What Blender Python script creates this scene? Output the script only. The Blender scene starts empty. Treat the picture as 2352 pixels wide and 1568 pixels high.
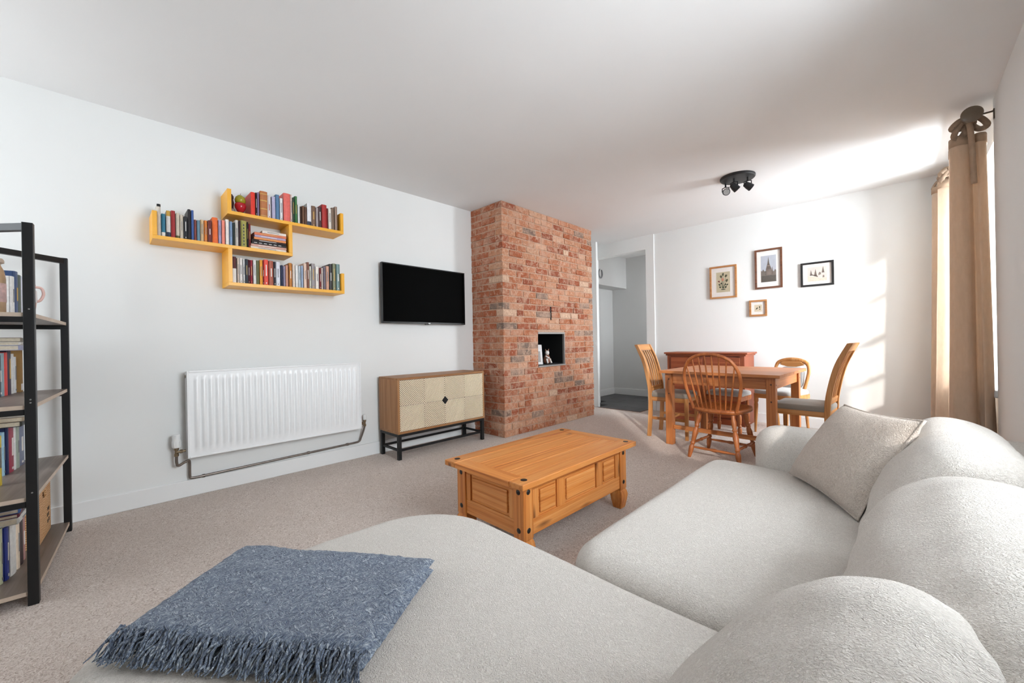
import bpy, bmesh, math, random
from mathutils import Vector, Matrix, noise
random.seed(7)
S = bpy.context.scene
COL = S.collection
R = math.radians
PI = math.pi

# ------------------------------------------------------------------ camera
cam_data = bpy.data.cameras.new('camera')
cam_data.sensor_width = 36.0
cam_data.lens = 912.0 / 2352.0 * 36.0
cam_data.clip_start = 0.02
cam = bpy.data.objects.new('camera', cam_data)
COL.objects.link(cam)
_yaw, _roll = R(44.32), R(-0.99)
_r, _u, _f = Vector((math.cos(_yaw), math.sin(_yaw), 0)), Vector((0, 0, 1)), Vector((-math.sin(_yaw), math.cos(_yaw), 0))
_r3 = _r * math.cos(_roll) + _u * math.sin(_roll)
_u3 = _u * math.cos(_roll) - _r * math.sin(_roll)
cam.matrix_world = Matrix(((_r3.x, _u3.x, -_f.x, 0), (_r3.y, _u3.y, -_f.y, 0), (_r3.z, _u3.z, -_f.z, 1.05), (0, 0, 0, 1)))
S.camera = cam

# ------------------------------------------------------------------ world, sun, window daylight, exposure
world = bpy.data.worlds.new('sky_world'); S.world = world
world.use_nodes = True
wn = world.node_tree; wn.nodes.clear()
w_out = wn.nodes.new('ShaderNodeOutputWorld'); w_bg = wn.nodes.new('ShaderNodeBackground')
w_bg.inputs['Color'].default_value = (0.93, 0.965, 1.0, 1)
w_bg.inputs['Strength'].default_value = 2.5
wn.links.new(w_bg.outputs[0], w_out.inputs[0])

sun_d = bpy.data.lights.new('sun', 'SUN')
sun_d.energy = 1.9; sun_d.angle = R(2.4); sun_d.color = (1.0, 0.95, 0.89)
sun = bpy.data.objects.new('sun', sun_d); COL.objects.link(sun)
sun.rotation_euler = Vector((-0.66, 0.75, -0.385)).to_track_quat('-Z', 'Y').to_euler()
sun.location = (6, -6, 5)

def window_light(name, loc, direction, w, h, power, col=(0.84, 0.93, 1.0)):
    d = bpy.data.lights.new(name, 'AREA'); d.shape = 'RECTANGLE'; d.size = w; d.size_y = h
    d.energy = power; d.color = col
    o = bpy.data.objects.new(name, d); COL.objects.link(o); o.location = loc
    o.rotation_euler = Vector(direction).to_track_quat('-Z', 'Z').to_euler()
    return o
window_light('daylight_window_far', (2.1, 4.60, 2.05), (-1, 0, 0), 2.4, 2.4, 490)
window_light('daylight_window_near', (1.9, 1.40, 1.80), (-1, 0, 0), 2.2, 2.0, 165)
window_light('added_daylight_back', (-2.98, -2.05, 1.55), (0, 1, 0), 1.05, 1.5, 22)  # added fill lamp outside an assumed window behind the camera
window_light('added_daylight_hall', (-1.80, 6.45, 1.6), (-1, 0, 0), .6, 1.1, 10, (1.0, .98, .96))  # lamp added at an assumed hall window to brighten the hall
S.view_settings.view_transform = 'Standard'
S.view_settings.look = 'None'
S.view_settings.gamma = 1.0
S.view_settings.use_curve_mapping = False
S.view_settings.exposure = 0.71

# ------------------------------------------------------------------ helpers
def lin(c):
    if isinstance(c, str):
        c = tuple(int(c[i:i + 2], 16) / 255 for i in (0, 2, 4))
    return tuple((x / 12.92 if x <= .04045 else ((x + .055) / 1.055) ** 2.4) for x in c[:3]) + (1.0,)

class NT:
    def __init__(s, name):
        s.m = bpy.data.materials.new(name); s.m.use_nodes = True
        s.t = s.m.node_tree; s.t.nodes.clear()
        s.out = s.t.nodes.new('ShaderNodeOutputMaterial')
        s.b = s.t.nodes.new('ShaderNodeBsdfPrincipled')
        s.t.links.new(s.b.outputs[0], s.out.inputs[0])
    def n(s, kind, **kw):
        nd = s.t.nodes.new('ShaderNode' + kind)
        for k, v in kw.items(): setattr(nd, k, v)
        return nd
    def l(s, a, b): s.t.links.new(a, b)
    def coord(s, scale=(1, 1, 1), rnd=False, space='Object'):
        tc = s.n('TexCoord'); mp = s.n('Mapping'); mp.inputs['Scale'].default_value = scale
        s.l(tc.outputs[space], mp.inputs['Vector'])
        if rnd:
            oi = s.n('ObjectInfo'); mu = s.n('Math', operation='MULTIPLY'); mu.inputs[1].default_value = 17.0
            s.l(oi.outputs['Random'], mu.inputs[0]); s.l(mu.outputs[0], mp.inputs['Location'])
        return mp.outputs[0]
    def noise(s, vec, scale, detail=3, rough=.55, dist=0):
        nd = s.n('TexNoise'); nd.inputs['Scale'].default_value = scale; nd.inputs['Detail'].default_value = detail
        nd.inputs['Roughness'].default_value = rough; nd.inputs['Distortion'].default_value = dist
        s.l(vec, nd.inputs['Vector']); return nd.outputs['Fac']
    def ramp(s, fac, stops):
        r = s.n('ValToRGB'); e = r.color_ramp.elements
        while len(e) < len(stops): e.new(0.5)
        for el, (p, c) in zip(e, stops): el.position = p; el.color = c
        s.l(fac, r.inputs[0]); return r.outputs[0]
    def mix(s, fac, a, b, mode='MIX'):
        m = s.n('Mix', data_type='RGBA', blend_type=mode)
        for i, x in ((0, fac), (6, a), (7, b)):
            if hasattr(x, 'is_output'): s.l(x, m.inputs[i])
            else: m.inputs[i].default_value = x
        return m.outputs[2]
    def bump(s, h, strength=.3, dist=.01):
        b = s.n('Bump'); b.inputs['Strength'].default_value = strength; b.inputs['Distance'].default_value = dist
        s.l(h, b.inputs['Height']); s.l(b.outputs[0], s.b.inputs['Normal'])
    def set(s, **kw):
        for k, v in kw.items():
            k = k.replace('_', ' ')
            if hasattr(v, 'is_output'): s.l(v, s.b.inputs[k])
            else: s.b.inputs[k].default_value = v

_plain = {}
def plain(name, col, rough=.5, metal=0.0, var=.06, scale=30, bump=0.0, spec=.5):
    if name in _plain: return _plain[name]
    t = NT(name); v = t.coord(); n = t.noise(v, scale, 3)
    c = lin(col)
    a = tuple(min(1, x * (1 - var)) for x in c[:3]) + (1,); b = tuple(min(1, x * (1 + var)) for x in c[:3]) + (1,)
    t.set(Base_Color=t.ramp(n, [(.3, a), (.7, b)]), Roughness=rough, Metallic=metal, Specular_IOR_Level=spec)
    if bump: t.bump(t.noise(v, scale * 6, 2), bump, .002)
    _plain[name] = t.m
    return t.m

def wood(name, ca, cb, cc, axis='y', rough=.42, freq=26.0, knots=0.0, coat=0.0):
    key = name + axis
    if key in _plain: return _plain[key]
    t = NT(key)
    long = .9; sc = {'x': (long, freq, freq), 'y': (freq, long, freq), 'z': (freq, freq, long)}[axis]
    v = t.coord(sc, rnd=True)
    n1 = t.noise(v, 1.0, 5, .6, .8)
    base = t.ramp(n1, [(.28, lin(cc)), (.46, lin(cb)), (.68, lin(ca))])
    v2 = t.coord(tuple(x * 5 for x in sc), rnd=True)
    n2 = t.noise(v2, 1.0, 3, .6)
    base = t.mix(t.ramp(n2, [(.35, (.30, .30, .30, 1)), (.6, (0, 0, 0, 1))]), base, lin(cc))
    oi = t.n('ObjectInfo')
    tint = t.ramp(oi.outputs['Random'], [(0, (.88, .86, .84, 1)), (1, (1.06, 1.06, 1.06, 1))])
    base = t.mix(1.0, base, tint, 'MULTIPLY')
    if knots:
        vk = t.coord({'x': (2.2, 9, 9), 'y': (9, 2.2, 9), 'z': (9, 9, 2.2)}[axis], rnd=True)
        vo = t.n('TexVoronoi'); vo.inputs['Scale'].default_value = 1.0; t.l(vk, vo.inputs['Vector'])
        kf = t.ramp(vo.outputs['Distance'], [(.05, (knots, knots, knots, 1)), (.16, (0, 0, 0, 1))])
        base = t.mix(kf, base, lin('5a2c12'))
    t.set(Base_Color=base, Roughness=rough, Coat_Weight=coat)
    t.bump(n2, .12, .002)
    _plain[key] = t.m
    return t.m

class MB:
    def __init__(s): s.v = []; s.f = []; s.m = []
    def _add(s, vs, fs, m=0):
        o = len(s.v); s.v += [tuple(p) for p in vs]
        for f in fs: s.f.append(tuple(i + o for i in f)); s.m.append(m)
        return s
    def box(s, x0, x1, y0, y1, z0, z1, m=0):
        vs = [(x, y, z) for z in (z0, z1) for y in (y0, y1) for x in (x0, x1)]
        return s._add(vs, [(0, 2, 3, 1), (4, 5, 7, 6), (0, 1, 5, 4), (2, 6, 7, 3), (0, 4, 6, 2), (1, 3, 7, 5)], m)
    def tube(s, pts, r, n=10, closed=False, m=0, caps=True, flat=1.0):
        pts = [Vector(p) for p in pts]; N = len(pts)
        rs = r if isinstance(r, (list, tuple)) else [r] * N
        tang = []
        for i in range(N):
            a = pts[i - 1] if (i > 0 or closed) else pts[i]; b = pts[(i + 1) % N] if (i < N - 1 or closed) else pts[i]
            d = b - a; tang.append(d.normalized() if d.length > 1e-9 else Vector((0, 0, 1)))
        up = Vector((0, 0, 1)) if abs(tang[0].z) < .9 else Vector((1, 0, 0))
        nrm = (up - tang[0] * up.dot(tang[0])).normalized()
        vs = []
        for i in range(N):
            nrm = nrm - tang[i] * nrm.dot(tang[i])
            nrm = nrm.normalized() if nrm.length > 1e-6 else tang[i].orthogonal().normalized()
            bn = tang[i].cross(nrm)
            for k in range(n):
                a = 2 * PI * k / n
                vs.append(pts[i] + nrm * (math.cos(a) * rs[i]) + bn * (math.sin(a) * rs[i] * flat))
        fs = []
        for i in range(N if closed else N - 1):
            j = (i + 1) % N
            for k in range(n):
                l = (k + 1) % n
                fs.append((i * n + k, i * n + l, j * n + l, j * n + k))
        if caps and not closed:
            fs.append(tuple(range(n - 1, -1, -1))); fs.append(tuple((N - 1) * n + k for k in range(n)))
        return s._add(vs, fs, m)
    def turned(s, p0, p1, prof, n=14, m=0):
        p0, p1 = Vector(p0), Vector(p1)
        return s.tube([p0.lerp(p1, t) for t, _ in prof], [r for _, r in prof], n, m=m)
    def cyl(s, p0, p1, r0, r1=None, n=16, m=0): return s.tube([p0, p1], [r0, r0 if r1 is None else r1], n, m=m)
    def lathe(s, prof, n=20, c=(0, 0, 0), m=0):
        vs = [(c[0] + r * math.cos(2 * PI * k / n), c[1] + r * math.sin(2 * PI * k / n), c[2] + z) for r, z in prof for k in range(n)]
        fs = [(i * n + k, i * n + (k + 1) % n, (i + 1) * n + (k + 1) % n, (i + 1) * n + k) for i in range(len(prof) - 1) for k in range(n)]
        fs += [tuple(range(n - 1, -1, -1)), tuple((len(prof) - 1) * n + k for k in range(n))]
        return s._add(vs, fs, m)
    def prism(s, pts, plane, d0, d1, m=0):
        # pts 2D polygon; plane 'xy','xz','yz'; extruded along the remaining axis
        def mk(a, b, d): return {'xy': (a, b, d), 'xz': (a, d, b), 'yz': (d, a, b)}[plane]
        N = len(pts); vs = [mk(a, b, d0) for a, b in pts] + [mk(a, b, d1) for a, b in pts]
        fs = [tuple(range(N - 1, -1, -1)), tuple(range(N, 2 * N))] + [(i, (i + 1) % N, N + (i + 1) % N, N + i) for i in range(N)]
        return s._add(vs, fs, m)
    def grid(s, P, m=0, closed_u=False):
        # P[i][j] points
        nu, nv = len(P), len(P[0]); vs = [p for row in P for p in row]; fs = []
        for i in range(nu if closed_u else nu - 1):
            for j in range(nv - 1):
                a, b = i * nv + j, ((i + 1) % nu) * nv + j
                fs.append((a, b, b + 1, a + 1))
        return s._add(vs, fs, m)
    def xf(s, M):
        s.v = [tuple(M @ Vector(p)) for p in s.v]; return s

def obj(name, mb, mats, parent=None, smooth=None, bevel=0.0, seg=2, fix=True):
    me = bpy.data.meshes.new(name)
    me.from_pydata(mb.v, [], mb.f)
    if fix:
        b = bmesh.new(); b.from_mesh(me); bmesh.ops.recalc_face_normals(b, faces=b.faces); b.to_mesh(me); b.free()
    if not isinstance(mats, (list, tuple)): mats = [mats]
    for m in mats: me.materials.append(m)
    if len(mats) > 1:
        for p, i in zip(me.polygons, mb.m): p.material_index = i
    if smooth is not None:
        me.shade_smooth()
        if smooth < 179: me.set_sharp_from_angle(angle=R(smooth))
    o = bpy.data.objects.new(name, me); COL.objects.link(o)
    if parent is not None: o.parent = parent
    if bevel:
        md = o.modifiers.new('bevel', 'BEVEL'); md.width = bevel; md.segments = seg; md.limit_method = 'ANGLE'; md.angle_limit = R(40)
        if smooth is None:
            me.shade_smooth(); me.set_sharp_from_angle(angle=R(40))
            md.harden_normals = True
    return o

def tag(o, label, cat, group=None, kind=None):
    o['label'] = label; o['category'] = cat
    if group: o['group'] = group
    if kind: o['kind'] = kind
    return o
def thing(name, label, cat, loc=(0, 0, 0), rz=0.0, group=None):
    o = bpy.data.objects.new(name, None); COL.objects.link(o)
    o.empty_display_size = .1; o.location = loc; o.rotation_euler = (0, 0, rz)
    return tag(o, label, cat, group)
def struct(name, mb, mats, label, cat, **kw):
    return tag(obj(name, mb, mats, None, **kw), label, cat, None, 'structure')
def copy_tree(o, parent=None):
    c = o.copy(); COL.objects.link(c)
    if parent is not None: c.parent = parent
    for ch in list(o.children): copy_tree(ch, c)
    return c
def catmull(pts, n=6, closed=False):
    P = [Vector(p) for p in pts]; N = len(P); out = []
    for i in range(N if closed else N - 1):
        p0 = P[i - 1] if (i or closed) else P[0]; p1 = P[i]; p2 = P[(i + 1) % N]
        p3 = P[(i + 2) % N] if (closed or i + 2 < N) else P[-1]
        for k in range(n):
            t = k / n
            out.append(.5 * ((2 * p1) + (p2 - p0) * t + (2 * p0 - 5 * p1 + 4 * p2 - p3) * t * t + (3 * p1 - p0 - 3 * p2 + p3) * t ** 3))
    if not closed: out.append(P[-1].copy())
    return out
def rrect(a, b, r, n=8):
    # rounded rectangle outline, half sizes a, b
    r = max(.002, min(r, a - .001, b - .001)); pts = []
    for cx, cy, s0 in ((a - r, b - r, 0), (-(a - r), b - r, 90), (-(a - r), -(b - r), 180), (a - r, -(b - r), 270)):
        for k in range(n + 1):
            t = R(s0 + 90 * k / n); pts.append((cx + r * math.cos(t), cy + r * math.sin(t)))
    return pts
def cushion(x0, x1, y0, y1, z0, z1, rc, re, crown=.02, n=10, wob=0.0, seed=0.0, sub=4):
    # soft block: rounded plan corners (rc), rounded edges (re), slightly crowned top
    a, b = (x1 - x0) / 2, (y1 - y0) / 2; cx, cy = (x0 + x1) / 2, (y0 + y1) / 2
    rings = []
    def ring(ins, z):
        base = rrect(a - ins, b - ins, max(rc - ins, .03), n)
        # refine straight sides
        out = []
        for i, p in enumerate(base):
            q = base[(i + 1) % len(base)]; out.append(p)
            if i % (n + 1) == n:
                for k in range(1, 14): out.append((p[0] + (q[0] - p[0]) * k / 14, p[1] + (q[1] - p[1]) * k / 14))
        rings.append([(cx + p[0], cy + p[1], z) for p in out])
    K = 7
    ring(re * 1.0, z0)
    for k in range(1, K + 1):
        t = k / K * PI / 2; ring(re * (1 - math.sin(t)) * .6, z0 + re * .6 * (1 - math.cos(t)))
    for k in range(0, K + 1):
        t = k / K * PI / 2; ring(re * (1 - math.cos(t)), z1 - re + re * math.sin(t))
    m = min(a, b); last = re; L = 7
    for k in range(1, L):
        ins = re + max(.006, m - re - .06) * k / L
        u = (ins - re) / (m - re)
        ring(ins, z1 + crown * (1 - (1 - u) ** 2.2))
    cnt = len(rings[0]); mb = MB()
    vs = [p for r in rings for p in r]; fs = []
    for i in range(len(rings) - 1):
        for j in range(cnt):
            k = (j + 1) % cnt; fs.append((i * cnt + j, i * cnt + k, (i + 1) * cnt + k, (i + 1) * cnt + j))
    fs.append(tuple(range(cnt - 1, -1, -1)))
    o = (len(rings) - 1) * cnt; fs.append(tuple(o + j for j in range(cnt)))
    if wob:
        vs = [(x, y, z + wob * noise.noise(Vector((x * 3.1 + seed, y * 3.1, z * 2))) * (1 if z > z1 - re else 0)) for x, y, z in vs]
    mb._add(vs, fs); return mb
# ------------------------------------------------------------------ surface materials
def paint(name, col, rough=.75):
    t = NT(name); v = t.coord()
    n = t.noise(v, 1.6, 2)
    c = lin(col); a = tuple(x * .985 for x in c[:3]) + (1,)
    t.set(Base_Color=t.ramp(n, [(.35, a), (.65, c)]), Roughness=rough, Specular_IOR_Level=.25)
    t.bump(t.noise(v, 140, 2), .05, .002)
    return t.m
M_wall = paint('wall_paint', 'e6e6e4')
M_ceil = paint('ceiling_paint', 'e9e8e7', .85)
M_trim = paint('trim_gloss_paint', 'e9e9e8', .4)

def carpet_mat():
    t = NT('carpet'); v = t.coord()
    n = t.noise(v, 48, 3, .6, 3.6); n2 = t.noise(v, 3.0, 2); n3 = t.noise(v, 260, 2, .6)
    base = t.ramp(n, [(.34, lin('b29c8e')), (.50, lin('e0d0c5')), (.66, lin('f4e9e1'))])
    base = t.mix(t.ramp(n2, [(.4, (0, 0, 0, 1)), (.65, (.35, .35, .35, 1))]), base, lin('d6c6ba'))
    t.set(Base_Color=base, Roughness=.95, Specular_IOR_Level=.1, Sheen_Weight=.15)
    h = t.mix(.5, n, n3)
    t.bump(h, .8, .016)
    return t.m
M_carpet = carpet_mat()

def glass_mat():
    t = NT('window_glass')
    tr = t.n('BsdfTransparent'); gl = t.n('BsdfGlossy'); gl.inputs['Roughness'].default_value = .02
    lw = t.n('LayerWeight'); lw.inputs['Blend'].default_value = .05
    mx = t.n('MixShader'); t.l(lw.outputs['Fresnel'], mx.inputs[0]); t.l(tr.outputs[0], mx.inputs[1]); t.l(gl.outputs[0], mx.inputs[2])
    t.l(mx.outputs[0], t.out.inputs[0])
    return t.m
M_glass = glass_mat()

# ------------------------------------------------------------------ room shell
XL, XR, YN, YB, H = -3.6, 0.46, -1.7, 5.65, 2.59
XW = 0.49                      # inner face of the window recess wall
XO = 0.84                      # outer face of right wall
struct('floor', MB().box(XL - .12, XO, YN - .2, 5.37, -.08, 0).box(-2.69, XO, 5.37, YB, -.08, 0), M_carpet, 'beige grey speckled carpet covering the living room floor', 'floor')
struct('ceiling', MB().box(-4.2, XO, YN - .2, 7.1, H, H + .1), M_ceil, 'plain white painted ceiling over the whole room', 'ceiling')
struct('wall_left', MB().box(XL - .12, XL, YN - .2, YB + .14, 0, H), M_wall, 'long white wall carrying the television, shelves and radiator', 'wall')
wb = MB().box(-2.69, XO, YB, YB + .14, 0, H).box(-3.72, -2.69, YB, YB + .14, 2.385, H).box(-4.0, XL - .12, YB, YB + .14, 0, H).box(XL, -3.39, 5.387, 5.432, 0, H)
wb.box(-2.69, -2.565, YB - .022, YB, 0, H).box(XL, -2.69, YB - .022, YB, 2.385, H)
struct('wall_back', wb, M_wall, 'white wall with doorway behind the dining table', 'wall')
# right wall: near stretch with an out-of-view window, then a step back to the window wall
W2 = (.78, 2.05, .94, 2.36); W1 = (4.24, 5.30, .66, 2.40)
def wall_with_hole(mb, x0, x1, ya, yb, w):
    mb.box(x0, x1, ya, w[0], 0, H).box(x0, x1, w[1], yb, 0, H).box(x0, x1, w[0], w[1], 0, w[2]).box(x0, x1, w[0], w[1], w[3], H)
wr = MB(); wall_with_hole(wr, XR, XO, YN - .2, 4.12, W2); wall_with_hole(wr, XW, XO, 4.12, YB + .14, W1)
struct('wall_right', wr, M_wall, 'white window wall at the right behind the sofa', 'wall')
W3 = (-3.5, -2.45, .8, 2.3)  # opening added behind the camera to let fill light in
wnr = MB().box(-4.2, W3[0], YN - .2, YN, 0, H).box(W3[1], XO, YN - .2, YN, 0, H).box(W3[0], W3[1], YN - .2, YN, 0, W3[2]).box(W3[0], W3[1], YN - .2, YN, W3[3], H)
struct('wall_near', wnr, M_wall, 'white wall behind the camera with an added window', 'wall')

def baseboard(name, boxes, label):
    mb = MB()
    for b in boxes: mb.box(*b)
    return struct(name, mb, M_trim, label, 'skirting board', bevel=.004)
baseboard('baseboard_left', [(XL, XL + .016, YN, 3.03, 0, .115), (XL, XL + .016, 4.79, 5.39, 0, .115)], 'white skirting board along the long left wall')
baseboard('baseboard_back', [(-2.565, XW, YB - .016, YB, 0, .115)], 'white skirting board along the back wall')
baseboard('baseboard_right', [(XR - .016, XR, YN, 4.12, 0, .115), (XW - .016, XW, 4.12, YB, 0, .115)], 'white skirting board along the window wall')

def window(name, x_or_y, w, axis, label, cols=2, rows=2, sash=True):
    """sash window with frame, glazing bars and panes; axis 'x': window plane perpendicular to x"""
    a0, a1, z0, z1 = w; d = x_or_y; t = .05
    def bx(mb, a, b, p, q, zz0, zz1):
        if axis == 'x': mb.box(d + p, d + q, a, b, zz0, zz1)
        else: mb.box(a, b, d + p, d + q, zz0, zz1)
        return mb
    root = bpy.data.objects.new(name, None); COL.objects.link(root); tag(root, label, 'window', None, 'structure')
    fr = MB()
    for q in ((a0, a0 + t, z0, z1), (a1 - t, a1, z0, z1), (a0 + t, a1 - t, z0, z0 + .09), (a0 + t, a1 - t, z1 - t, z1)): bx(fr, q[0], q[1], -.045, .045, q[2], q[3])
    obj('frame', fr, M_trim, root, bevel=.003)
    zm = (z0 + z1) / 2
    bx_ = MB(); bx(bx_, a0 + t, a1 - t, -.03, .03, zm - .025, zm + .025); obj('meeting_rail', bx_, M_trim, root, bevel=.003)
    for k in range(1, cols):
        y = a0 + (a1 - a0) * k / cols; b = MB(); bx(b, y - .012, y + .012, -.02, .02, z0 + .09, z1 - t); obj('glazing_bar', b, M_trim, root)
    for lo, hi in ((z0 + .09, zm - .025), (zm + .025, z1 - t)):
        for k in range(1, rows):
            z = lo + (hi - lo) * k / rows; b = MB(); bx(b, a0 + t, a1 - t, -.019, .019, z - .012, z + .012); obj('glazing_bar', b, M_trim, root)
        for c in range(cols):
            ya = a0 + t if c == 0 else a0 + (a1 - a0) * c / cols + .012; yb = a1 - t if c == cols - 1 else a0 + (a1 - a0) * (c + 1) / cols - .012
            for k in range(rows):
                p = MB(); bx(p, ya, yb, -.003, .003, lo + (hi - lo) * k / rows + (.012 if k else 0), lo + (hi - lo) * (k + 1) / rows - (.012 if k < rows - 1 else 0))
                obj('pane', p, M_glass, root)
    return root
w1 = window('window_1', .74, W1, 'x', 'white sash window behind the tied curtains')
sill = MB().box(XW - .042, .694, W1[0] - .09, W1[1] + .06, W1[2] - .045, W1[2] + .006); obj('window_sill', sill, M_trim, w1, bevel=.008)
window('window_2', .74, W2, 'x', 'white sash window above the sofa, outside the frame')
window('fill_window_hall', -1.95, (6.15, 6.75, 1.0, 2.2), 'x', 'white sash window added to light the hall, hidden behind the back wall')  # unseen window, assumed here so the hall gets more light
window('fill_window_back', YN - .1, W3, 'y', 'white sash window added behind the camera for fill light', cols=2)  # unseen window, added as a way in for the fill light

# hall beyond the doorway
M_hall = paint('hall_paint', 'dcdcdb')
struct('wall_hall', MB().box(-4.14, -4.0, 5.40, 7.06, 0, H).box(-4.14, -1.9, 6.92, 7.06, 0, H).box(-2.04, -1.9, YB + .14, 6.15, 0, H).box(-2.04, -1.9, 6.75, 6.92, 0, H).box(-2.04, -1.9, 6.15, 6.75, 0, 1.0).box(-2.04, -1.9, 6.15, 6.75, 2.2, H), M_hall, 'pale grey walls of the hall beyond the doorway', 'wall')
struct('wall_hall_bulkhead', MB().box(-4.0, -3.70, YB + .14, 6.92, 2.01, H), M_hall, 'white boxed bulkhead high on the hall wall', 'bulkhead', bevel=.004)
baseboard('baseboard_hall', [(-4.0, -3.984, YB + .14, 6.92, 0, .12), (-4.0, -2.04, 6.904, 6.92, 0, .12)], 'white skirting board in the hall')
M_tile = plain('slate_tile', '4c4c4e', .45, var=.18, scale=5, bump=.1)
M_grout = plain('dark_grout', '333335', .9)
hf = struct('floor_hall', MB().box(-4.14, -2.69, 5.37, 5.80, -.08, -.004).box(-4.14, -1.9, 5.80, 7.06, -.08, -.004), M_grout, 'dark slate tile floor of the hall', 'floor')
y = 5.374
row = 0
while y < 6.9:
    x = -4.0 - (.3 if row % 2 else 0)
    while x < -2.05:
        x0, x1 = max(x, -4.0), min(x + .595, -2.05 if y > 5.70 else -2.694)
        y1 = min(y + .295, 6.915)
        if y < 5.79 and x0 < -3.39: x0 = max(x0, XL if y > 5.43 else -3.386) if x1 > -3.3 else (x1 if y < 5.43 else max(x0, XL))
        if x1 - x0 > .03: obj('tile', MB().box(x0, x1, y, y1, -.006, .001), M_tile, hf, bevel=.002, seg=1)
        x += .6
    y += .3; row += 1
struct('trim_threshold', MB().box(-3.39, -2.69, 5.355, 5.375, 0, .006).box(-2.70, -2.685, 5.355, YB - .022, 0, .006), plain('brown_threshold', '6b4f45', .5), 'thin brown threshold strip between carpet and slate tiles', 'threshold strip')
ring = MB()
ring.tube([(0, .055 * math.sin(R(a)), .075 * math.cos(R(a))) for a in range(35, 340, 10)], .011, 8)
rg = obj('wall_ring', ring, plain('grey_enamel', '8f9094', .3), None, smooth=60); rg.location = (-3.688, 6.00, 2.20)
tag(rg, 'grey open ring hung on the white hall bulkhead', 'ring')
sw = thing('light_switch', 'small white light switch beside the doorway', 'switch', (-3.43, 5.39, 1.0))
obj('plate', MB().box(-.03, .03, -.008, 0, -.043, .043), M_trim, sw, bevel=.003); obj('rocker', MB().box(-.012, .012, -.014, -.008, -.02, .02), M_trim, sw, bevel=.002)
# ------------------------------------------------------------------ brick chimney breast
def brick_mat():
    t = NT('old_brick'); oi = t.n('ObjectInfo')
    ge = t.n('NewGeometry')
    v = t.n('Mapping'); t.l(ge.outputs['Position'], v.inputs['Vector']); v = v.outputs[0]
    n1 = t.noise(v, 38, 4, .65); n2 = t.noise(v, 9, 3, .6, .6); n3 = t.noise(v, 85, 2)
    n4 = t.noise(v, 22, 3, .6, 1.0)
    base = t.mix(.10, oi.outputs['Color'], lin('c09a80'))
    base = t.mix(t.ramp(n1, [(.32, (.45, .45, .45, 1)), (.62, (0, 0, 0, 1))]), base, lin('743f2c'))
    base = t.mix(t.ramp(n4, [(.54, (0, 0, 0, 1)), (.64, (.55, .55, .55, 1))]), base, lin('cdae98'))
    base = t.mix(t.ramp(n2, [(.46, (0, 0, 0, 1)), (.66, (.62, .62, .62, 1))]), base, lin('c3a08a'))
    base = t.mix(t.ramp(n3, [(.66, (0, 0, 0, 1)), (.74, (.5, .5, .5, 1))]), base, lin('e2cdb8'))
    t.set(Base_Color=base, Roughness=.9, Specular_IOR_Level=.15)
    t.bump(t.mix(.5, n1, n3), .9, .009)
    return t.m
M_brick = brick_mat()
def mortar_mat():
    t = NT('lime_mortar'); v = t.coord(); n = t.noise(v, 60, 4, .6); n2 = t.noise(v, 7, 2)
    b = t.ramp(n, [(.3, lin('a98873')), (.7, lin('c6a893'))])
    b = t.mix(t.ramp(n2, [(.4, (0, 0, 0, 1)), (.7, (.4, .4, .4, 1))]), b, lin('b98f75'))
    t.set(Base_Color=b, Roughness=.95, Specular_IOR_Level=.1); t.bump(n, .6, .006); return t.m
M_mortar = mortar_mat()
M_black = plain('flat_black', '060606', .8)  # even black for the niche lining and the slot strip
CX, CY0, CY1 = -3.083, 3.025, 4.788
NY0, NY1, NZ0, NZ1 = 3.607, 4.125, .752, 1.145
core = MB(); f = CX - .006
core.box(XL, f, CY0 + .006, NY0, 0, H).box(XL, f, NY1, CY1 - .006, 0, H).box(XL, f, NY0, NY1, 0, NZ0).box(XL, f, NY0, NY1, NZ1, H).box(XL, -3.50, NY0, NY1, NZ0, NZ1)
chim = struct('wall_chimney_breast', core, M_mortar, 'exposed red brick chimney breast with a square niche', 'chimney breast')
lining = MB().box(-3.50, -3.485, NY0, NY1, NZ0, NZ1).box(-3.5, f - .02, NY0, NY0 + .012, NZ0, NZ1).box(-3.5, f - .02, NY1 - .012, NY1, NZ0, NZ1).box(-3.5, f - .02, NY0, NY1, NZ1 - .012, NZ1).box(-3.5, f - .02, NY0, NY1, NZ0, NZ0 + .01)
obj('niche_lining', lining, M_black, chim)
fr = MB().box(f - .02, CX + .004, NY0 - .004, NY1 + .004, NZ1 - .010, NZ1 + .012).box(f - .02, CX + .003, NY1 - .012, NY1 + .003, NZ0, NZ1).box(f - .12, CX + .010, NY0 - .004, NY1 + .004, NZ0 - .014, NZ0 + .002)
o = obj('niche_frame', fr, plain('galvanised_steel', '9b9793', .45, .3), chim); o['label'] = 'grey metal edging of the niche'
BL, BH, BW, J = .214, .064, .102, .0105
NC = 35; CH = H / NC
rb = random.Random(11)
def brick_mesh(lx, ly, lz, seed):
    r = random.Random(seed); b = bmesh.new()
    bmesh.ops.create_cube(b, size=1.0)
    for v in b.verts: v.co = Vector((v.co.x * lx, v.co.y * ly, v.co.z * lz))
    bmesh.ops.bevel(b, geom=b.edges[:], offset=.0045, segments=1, affect='EDGES')
    for v in b.verts: v.co += Vector((r.uniform(-1, 1), r.uniform(-1, 1), r.uniform(-1, 1))) * .0032
    me = bpy.data.meshes.new('brick'); b.to_mesh(me); b.free(); me.materials.append(M_brick); return me
_bm = {}
def bmesh_for(kind, lx, ly):
    key = (kind, rb.randrange(4))
    if key not in _bm: _bm[key] = (brick_mesh(lx, ly, BH, len(_bm) * 7 + 3), lx, ly)
    return _bm[key]
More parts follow.
